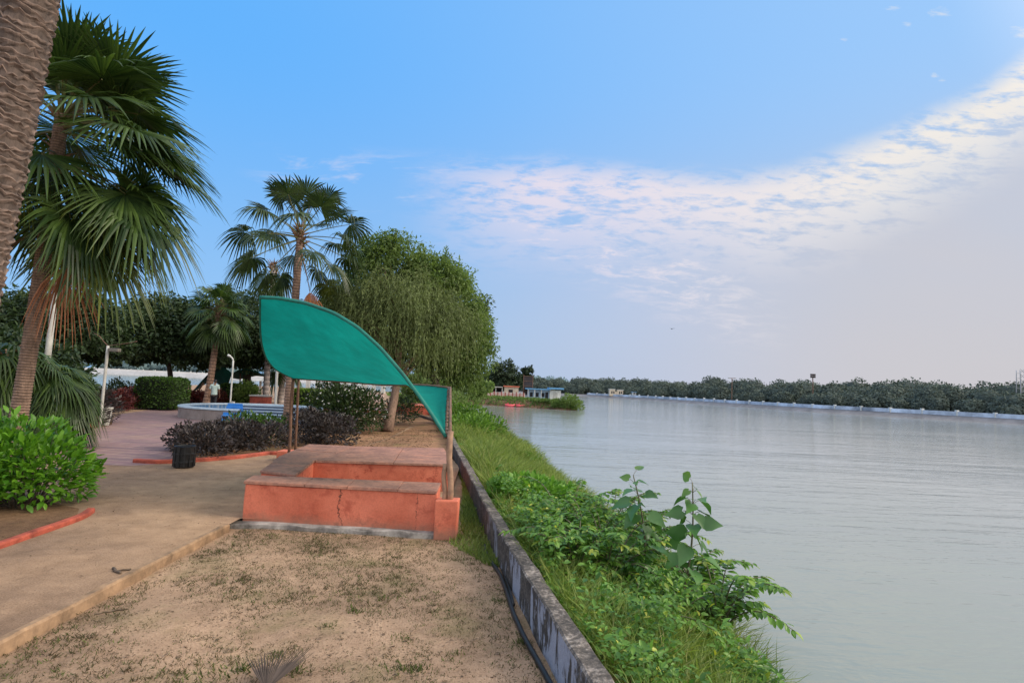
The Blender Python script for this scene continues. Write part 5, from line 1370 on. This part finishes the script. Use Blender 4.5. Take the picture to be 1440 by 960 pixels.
pbox(root, 'wall', (0, 0, 0), (L, 3, zt + .2), MAT['creamwall']); pbox(root, 'roof', (-.2, -.3, zt + .203), (L + .2, 3.2, zt + .42), MAT['terra']); pbox(root, 'window', (L * .3, -.03, zt - .9), (L * .6, .02, zt - .3), MAT['darkgap'])
a, b = Q(679, 545, yh + 3), Q(709, 545, yh + 3)
root = empty('open_shed', (a.x, yh + 3, -.2), 'open dark shed with thin flat roof beside the cream hut', 'shed'); L = b.x - a.x
pbox(root, 'roof', (0, -.5, 2.15), (L - .3, 3, 2.32), MAT['greywhite']); pbox(root, 'back_wall', (0.1, 2.8, 0), (L - .4, 2.95, 2.145), MAT['darkgap'])
for i in range(4): pbox(root, 'post', (L * .3 * i, -.3, 0), (L * .3 * i + .12, -.18, 2.145), MAT['white'])
a, b = Q(735, 557, yh + 4), Q(749, 557, yh + 4); zt = Q(742, 527, yh + 4).z
root = empty('mesh_tower', (a.x, yh + 4, -.2), 'tall dark mesh screen held between two poles next to the blue hut', 'tower'); L = b.x - a.x
pbox(root, 'screen', (.12, .05, .9), (L - .12, .12, zt - .1), MAT['screen'])
for x in (0, L - .14): pbox(root, 'pole', (x, 0, 0), (x + .14, .15, zt + .25), MAT['metal_rust'])
for z in np.linspace(.7, zt - .1, 5): pbox(root, 'crossbar', (.15, -.06, z), (L - .15, -.003, z + .08), MAT['metal_rust'])
proto = None
for (px, py, lab) in ((717, 573.5, 'small pink boat moored at the headland, nearer the inlet'), (732.5, 573.5, 'small pink boat moored at the headland, nearer the tip')):
    p = P(px, py, -1.0); p.y = min(p.y, 93.5); p = Vector((Q(px, py, 91.2).x, 91.2, -1.02))
    root = empty('boat', p, lab, 'boat', 'pink boats moored at the headland', rz=.3)
    mb = MB(); n = 13; xs = np.linspace(-1, 1, n); rows = []
    for x in xs:
        wv = .42 * (1 - abs(x) ** 2.6) ** .6 + .02; s = .12 * x ** 2
        rows.append([(x * .85, -wv, .38 + s), (x * .85, -wv * .75, .02 + s * .8), (x * .85, 0, -.06 + s), (x * .85, wv * .75, .02 + s * .8), (x * .85, wv, .38 + s), (x * .85, wv * .85, .36 + s), (x * .85, wv * .6, .1 + s), (x * .85, -wv * .6, .1 + s), (x * .85, -wv * .85, .36 + s)])
    V = np.array(rows).reshape(-1, 3); m = 9; i = np.arange(n - 1)[:, None] * m; j = np.arange(m)[None]; q = (j + 1) % m
    mb.add(V, [np.stack([i + j, i + q, i + m + q, i + m + j], -1).reshape(-1, 4)]); mb.build('hull', MAT['pinkboat'], root, True)
    for x in (-.35, .25): pbox(root, 'seat', (x, -.33, .28), (x + .2, .33, .33), MAT['white'])
    pbox(root, 'seat_back', (-.42, -.3, .33), (-.36, .3, .62), MAT['pinkboat'])
tree('broadleaf_tree', 'round dark tree behind the headland sheds', (Q(710, 550, 122).x, 122, 0), [crown_at(711, 531, 122, 20, 23), crown_at(697, 538, 124, 18, 16), crown_at(722, 540, 122, 12, 10)], 120, 60, .55, MAT['promleaf'], MAT['darkbark'], .3)
tree('broadleaf_tree', 'narrow tufted tree just behind the dark mesh screen', (Q(743, 550, 125).x, 125, 0), [crown_at(742, 521, 125, 8, 6), crown_at(741, 532, 125, 10, 8), crown_at(735, 537, 125, 10, 9)], 60, 50, .5, MAT['promleaf'], MAT['darkbark'], .2)
c = Q(801, 568, 87.5)
bush('headland_bush', 'round green bush at the very tip of the headland', (c.x, c.y, -.4), [(c.x, c.y, .1, 1.6, 1.25), (c.x + 1.0, c.y - .3, -.5, 1.2, .8), (c.x - 1.6, c.y + .8, -.2, 1.2, .8)], 2600, .3, MAT['midleaf'], 'diamond', zmin=-.7)

# small white pavilion and wall glimpsed behind the plaza
yp = 52.0; a, b = Q(363, 540, yp), Q(398, 540, yp); zt = Q(380, 536, yp).z
root = empty('pavilion', (a.x, yp, 0), 'low pavilion with pale hipped roof behind the grey palm trunks', 'pavilion'); L = b.x - a.x
for x in (.05, L - .2):
    for y in (.1, 2.7): pbox(root, 'post', (x, y, 0), (x + .15, y + .15, zt - .003), MAT['greywhite'])
mb = MB(); V = [(-.4, -.4, zt), (L + .4, -.4, zt), (L + .4, 3.4, zt), (-.4, 3.4, zt), (L * .3, 1.5, zt + .62), (L * .7, 1.5, zt + .62)]
mb.add(V, [np.array([[0, 1, 5, 4], [2, 3, 4, 5]]), np.array([[1, 2, 5], [3, 0, 4]]), np.array([[3, 2, 1, 0]])]); mb.build('roof', MAT['greywhite'], root)
yp = 56.0; a, b = Q(430, 545, yp), Q(540, 545, yp); zt = Q(480, 532, yp).z
root = empty('boundary_wall', (a.x, yp, 0), 'pale low wall with open gaps glimpsed behind the flowering bush', 'wall'); L = b.x - a.x
pbox(root, 'base', (0, 0, 0), (L, .2, .9), MAT['rosewall'])
for i in range(9): pbox(root, 'pillar', (L * i / 8.3, -.05, .903), (L * i / 8.3 + .35, .25, zt + .5), MAT['white'])
pbox(root, 'coping', (0, -.08, zt + .503), (L, .28, zt + .7), MAT['white'])

# ------------------------------------------------------------------ far banks: parapet, woods, masts
MAT['parapet'] = solid('blue_white_parapet', (.34, .40, .50), .8, .5, .16, bmp=0, which='Position', c2=(.48, .55, .66))


def parapet(name, pts, lab, h, mat, z=.05, th=.5, gap=7):
    root = empty(name, (pts[0][0], pts[0][1], z), lab, 'wall'); mb = MB(); p = np.array([(x, y, z) for x, y in pts]) ; sweep(mb, p, [(-th / 2, 0), (-th / 2, h), (th / 2, h), (th / 2, 0)])
    part(mb, 'panel', mat, root)
    d = np.concatenate([[0], np.cumsum(np.linalg.norm(np.diff(p, axis=0), axis=1))]); mb = MB()
    for s in np.arange(2, d[-1], gap):
        x, y = np.interp(s, d, p[:, 0]), np.interp(s, d, p[:, 1]); box(mb, (x - .3, y - .3, z), (x + .3, y + .3, z + h * rng.uniform(1.2, 1.5)))
    o = part(mb, 'pillars', MAT['white'], root); o['kind'] = 'stuff'
    return root


parapet('parapet_wall', [tuple(fw[i] + FN[i] * 2.9) for i in range(0, 44)], 'long pale blue and white parapet along the far embankment', .95, MAT['parapet'])
# far wood
mb = MB(); cb = MB()
dd = np.concatenate([[0], np.cumsum(np.linalg.norm(np.diff(fw, axis=0), axis=1))])
ico = bmesh.new(); bmesh.ops.create_icosphere(ico, subdivisions=2, radius=1); IV = np.array([v.co[:] for v in ico.verts]); IF = np.array([[v.index for v in f.verts] for f in ico.faces]); ico.free()
n_t = 0
for row, (off, hh, r0, gap) in enumerate(((11, 3.2, 2.4, 4.6), (17, 5.4, 3.8, 5.6), (28, 6.8, 4.8, 7.0), (42, 7.6, 5.6, 9.0))):
    for s in np.arange(3, dd[-1] - 3, gap):
        i = int(np.interp(s, dd, np.arange(len(fw)))); o = off + rng.normal() * 2; c = np.array([np.interp(s, dd, fw[:, 0]), np.interp(s, dd, fw[:, 1])]) + FN[i] * o + rng.normal(size=2) * 1.2
        g = 1 + .22 * mnoise.noise((s * .022, row * 3, 1)) + .0012 * s * .35; h = hh * 1.08 * rng.uniform(.78, 1.16) * g; r = r0 * rng.uniform(.8, 1.25)
        rz = h * .48; cen = np.array([c[0], c[1], h - rz + .1]); m = int(300 * r)
        d = rand_dirs(m); d = d[d[:, 1] < .6]; lump = np.array([1 + .3 * mnoise.noise(Vector(q * 1.9) + Vector((s, row, 0))) for q in d])
        p = cen + d * np.array([r, r, rz]) * (lump * rng.uniform(.82, 1.05, len(d)))[:, None]
        leaves(mb, 'diamond', p, nrm(d * .3 + rand_dirs(len(d)) * .8 + [0, 0, -.2]), nrm(d + rand_dirs(len(d)) * .4), rng.uniform(.3, .62, len(d)) * (1 + s / 500), .85)
        mb.add(cen + IV * np.array([r, r, rz]) * .84, [IF], None, 1)
MAT['farcore'] = solid('far_wood_shade', (.055, .075, .068), .95, .3, .2, bmp=0, which='Position')  # core colour carries the haze and the shade inside the crowns
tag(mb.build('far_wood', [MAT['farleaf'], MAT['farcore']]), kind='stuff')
# hazy wood over the western water
mb = MB()
for j in range(120):
    u = rng.random(); x = -560 + 620 * u; y = np.interp(x, lw[:, 0], lw[:, 1]) + rng.uniform(18, 70); r = rng.uniform(6, 11); rz = rng.uniform(4, 7.5); cen = np.array([x, y, 2 + rz])
    mb.add(cen + IV * np.array([r, r, rz]) * .9, [IF], None, 0); m = 220; d = rand_dirs(m)
    leaves(mb, 'diamond', cen + d * np.array([r, r, rz]), nrm(d + rand_dirs(m)), nrm(d + rand_dirs(m) * .6), rng.uniform(1.2, 2.4, m), .7)
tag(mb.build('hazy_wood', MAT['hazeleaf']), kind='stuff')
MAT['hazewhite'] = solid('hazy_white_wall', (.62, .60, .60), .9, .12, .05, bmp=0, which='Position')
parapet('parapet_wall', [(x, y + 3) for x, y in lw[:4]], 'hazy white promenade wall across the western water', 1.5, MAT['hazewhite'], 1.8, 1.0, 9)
for (px, w0, h0, lab) in ((170, 14, 9, 'hazy white house at the western shore behind the lamp post'), (228, 22, 12, 'hazy tall white building glimpsed through the dark tree crowns')):
    y = 500; c = Q(px, 520, y); root = empty('white_building', (c.x, y, 2), lab, 'building')
    pbox(root, 'wall', (-w0 / 2, 0, 0), (w0 / 2, 10, h0), MAT['hazewhite']); pbox(root, 'roof', (-w0 / 2 - .6, -.6, h0 + .01), (w0 / 2 + .6, 10.6, h0 + .8), MAT['hazystone'])
    for i in range(4):
        for f in range(2): pbox(root, 'window', (-w0 / 2 + w0 * (.1 + .22 * i), -.1, 1.5 + f * h0 * .45), (-w0 / 2 + w0 * (.22 + .22 * i), .05, 1.5 + f * h0 * .45 + h0 * .22), MAT['hazystone'])


def far_point(px):
    """point just inside the far parapet seen at this column"""
    best = min(range(44), key=lambda i: abs((lambda d: (CAMH * 0 + (fw[i][0] + FN[i][0] * 5) / (fw[i][1] + FN[i][1] * 5)))(0) - _dir(px, 570).x / _dir(px, 570).y))
    return Vector((fw[best][0] + FN[best][0] * 5, fw[best][1] + FN[best][1] * 5, .06)), best


p, i = far_point(866); k = p.y / FX
root = empty('cream_building', p, 'small cream two-block building on the far embankment', 'building')
pbox(root, 'wall', (-3.4, -2, 0), (-.7, 1, 3.3), MAT['creamwall']); pbox(root, 'wall', (-.69, -1.6, 0), (.7, 1, 2.3), MAT['creamwall']); pbox(root, 'wall', (.71, -2, 0), (3.4, 1, 3.1), MAT['creamwall'])
pbox(root, 'roof', (-3.6, -2.2, 3.303), (-.5, 1.2, 3.6), MAT['white']); pbox(root, 'roof', (.6, -2.2, 3.103), (3.6, 1.2, 3.4), MAT['white'])
for x in (-2.6, -1.6, 1.3, 2.3): pbox(root, 'window', (x, -2.04, 1.2), (x + .6, -1.98, 2.4), MAT['darkgap'])
p, i = far_point(884)
root = empty('white_kiosk', p, 'little white kiosk on stilts next to the cream building', 'kiosk')
pbox(root, 'wall', (-.9, -2, .9), (.9, -.2, 2.4), MAT['white']); pbox(root, 'roof', (-1.2, -2.3, 2.403), (1.2, .1, 2.6), MAT['bluetin']); pbox(root, 'window', (-.4, -2.04, 1.5), (.4, -1.98, 2.1), MAT['darkgap'])
for x in (-.8, .65): pbox(root, 'leg', (x, -1.9, 0), (x + .15, -1.75, .897), MAT['greywhite'])
for (px, py, kind, lab) in ((1143, 529, 'flood', 'dark floodlight mast with square lamp cluster above the far wood'), (1029, 532, 'tee', 'thin mast with T-shaped top above the far wood'), (1436, 521, 'lattice', 'pale lattice telecom mast at the end of the far wood')):
    p, i = far_point(px); p = p + Vector((FN[i][0], FN[i][1], 0)) * 25; d = _dir(px, py); top = CAMH + p.y * d.z / d.y; kx = p.y / FX
    p.x = p.y * _dir(px, 560).x / _dir(px, 560).y
    root = empty('light_mast' if kind != 'lattice' else 'lattice_mast', p, lab, 'mast')
    if kind == 'lattice':
        for x in (-.7, .7):
            for y in (-.7, .7): mb = MB(); post(mb, (x, y, 0), (x * .7, y * .7, top), .09); mb.build('leg', MAT['hazystone'], root, True)
        mb = MB()
        for z in np.arange(1, top, 1.2):
            q = .7 * (1 - .3 * z / top); tube(mb, np.array([(-q, -q, z), (q, -q, z + 1)]), .05, 5); tube(mb, np.array([(q, -q, z), (-q, -q, z + 1)]), .05, 5); tube(mb, np.array([(-q, q, z), (q, q, z)]), .05, 5)
        mb.build('bracing', MAT['hazystone'], root)
    else:
        mb = MB(); post(mb, (0, 0, 0), (0, 0, top), .14); mb.build('pole', MAT['metal_rust'], root, True)
        if kind == 'flood':
            for x in (-.75, .02):
                for z in (-.5, .12): pbox(root, 'lamp', (x, -.35, top + z), (x + .68, .1, top + z + .55), MAT['screen'], .05)
        else:
            mb = MB(); post(mb, (-1.3, 0, top), (1.3, 0, top + .1), .09); mb.build('crossbar', MAT['metal_rust'], root, True)
            for x in (-1.3, .9): pbox(root, 'lamp', (x, -.3, top - .1), (x + .5, .3, top + .2), MAT['greywhite'])

# ------------------------------------------------------------------ bird
p = Q(945, 462.5, 60); root = empty('bird', p, 'tiny dark bird flying in the open sky over the river', 'bird')
mb = MB(); V = [(-.02, .16, 0), (.02, .16, 0), (0, -.2, 0), (0, .0, .05), (0, 0, -.04), (-.36, -.03, .1), (.36, -.03, .1), (-.17, .05, .09), (.17, .05, .09)]
mb.add(V, [np.array([[0, 3, 1], [0, 1, 4], [2, 3, 0], [1, 3, 2], [0, 4, 2], [1, 2, 4], [0, 7, 3], [3, 7, 2], [7, 5, 2], [1, 3, 8], [3, 2, 8], [8, 2, 6]])]); mb.build('body', MAT['blackplastic'], root)

# ------------------------------------------------------------------ the walking person
MAT['skin'] = solid('brown_skin', (.20, .105, .06), .6, .1, 8, bmp=0)
MAT['shirt'] = solid('pale_mint_shirt', (.44, .56, .53), .8, .12, 4)
MAT['trouser'] = solid('dark_trousers', (.015, .016, .02), .8, .2, 4)
MAT['hair'] = solid('dark_hair', (.012, .010, .010), .6, .3, 20)


def skinned(name, verts, edges, radii, mat, parent, lvl=2, rootv=0):
    me = bpy.data.meshes.new(name); me.from_pydata(verts, edges, []); o = bpy.data.objects.new(name, me); COL.objects.link(o); o.parent = parent; me.materials.append(mat)
    sm = o.modifiers.new('grow', 'SKIN'); sm.use_smooth_shade = True
    sv = me.skin_vertices[0].data if len(me.skin_vertices) else None
    if sv is None:
        bm = bmesh.new(); bm.from_mesh(me); bm.verts.layers.skin.verify(); bm.to_mesh(me); bm.free(); sv = me.skin_vertices[0].data
    for i, r in enumerate(radii): sv[i].radius = (r, r) if not isinstance(r, tuple) else r; sv[i].use_root = (i == rootv)
    ss_ = o.modifiers.new('smooth', 'SUBSURF'); ss_.levels = lvl; ss_.render_levels = lvl
    return o


pp = P(299, 577); person = empty('person', pp, 'person in pale mint shirt and dark trousers walking away behind the fountain', 'person', rz=.25)
V = [(0, 0, .90), (0, .02, 1.06), (0, .03, 1.25), (0, .04, 1.40), (0, .06, 1.48), (0, .09, 1.56), (0, .10, 1.66)]
Rr = [(.15, .11), (.14, .10), (.155, .105), (.15, .09), .052, .075, .07]; E_ = [(i, i + 1) for i in range(6)]


def limb(pts, rad, at):
    i = len(V); V.extend(pts); Rr.extend(rad); E_.append((at, i)); E_.extend((i + k, i + k + 1) for k in range(len(pts) - 1)); return i + len(pts) - 1


limb([(-.09, 0, .84), (-.10, .10, .48), (-.10, -.02, .09), (-.10, .14, .035)], [.085, .058, .04, .034], 0)
limb([(.09, 0, .84), (.10, -.05, .47), (.10, -.22, .12), (.10, -.10, .04)], [.085, .058, .04, .034], 0)
for s in (-1, 1):
    wv = (s * .25, .16 * s * .8 + .06, .86); h = limb([(s * .18, .03, 1.40), (s * .23, .0, 1.14), wv, (s * .25, wv[1] + .03, .79)], [.055, .043, .030, .034], 3)
    for k in range(4): limb([(s * (.235 + .0 * k), wv[1] + .0 + .022 * k, .725), (s * (.225), wv[1] + .01 + .022 * k, .68 + .012 * abs(k - 1.5))], [.010, .008], h)
    limb([(s * .22, wv[1] + .08, .77), (s * .21, wv[1] + .10, .735)], [.011, .009], h)
skinned('body', V, E_, Rr, MAT['skin'], person, 2)
sv = [(0, 0, .84), (0, 0, .92), (0, .02, 1.08), (0, .03, 1.26), (0, .045, 1.42), (0, .06, 1.465), (-.18, .03, 1.40), (-.235, .0, 1.17), (.18, .03, 1.40), (.235, .0, 1.17)]
skinned('shirt', sv, [(0, 1), (1, 2), (2, 3), (3, 4), (4, 5), (4, 6), (6, 7), (4, 8), (8, 9)], [(.185, .14), (.18, .135), (.17, .125), (.18, .125), (.165, .105), .065, .075, .066, .075, .066], MAT['shirt'], person)
tv = [(0, 0, .92), (-.09, 0, .82), (-.10, .10, .48), (-.10, -.02, .10), (.09, 0, .82), (.10, -.05, .47), (.10, -.22, .13)]
skinned('trousers', tv, [(0, 1), (1, 2), (2, 3), (0, 4), (4, 5), (5, 6)], [(.16, .12), .105, .078, .064, .105, .078, .064], MAT['trouser'], person)
mb = MB(); th = np.linspace(.02, 1.9, 9); lathe(mb, [(.092 * math.sin(t), .105 * math.cos(t)) for t in th], (0, .07, 1.635), 18); mb.build('hair', MAT['hair'], person, True)
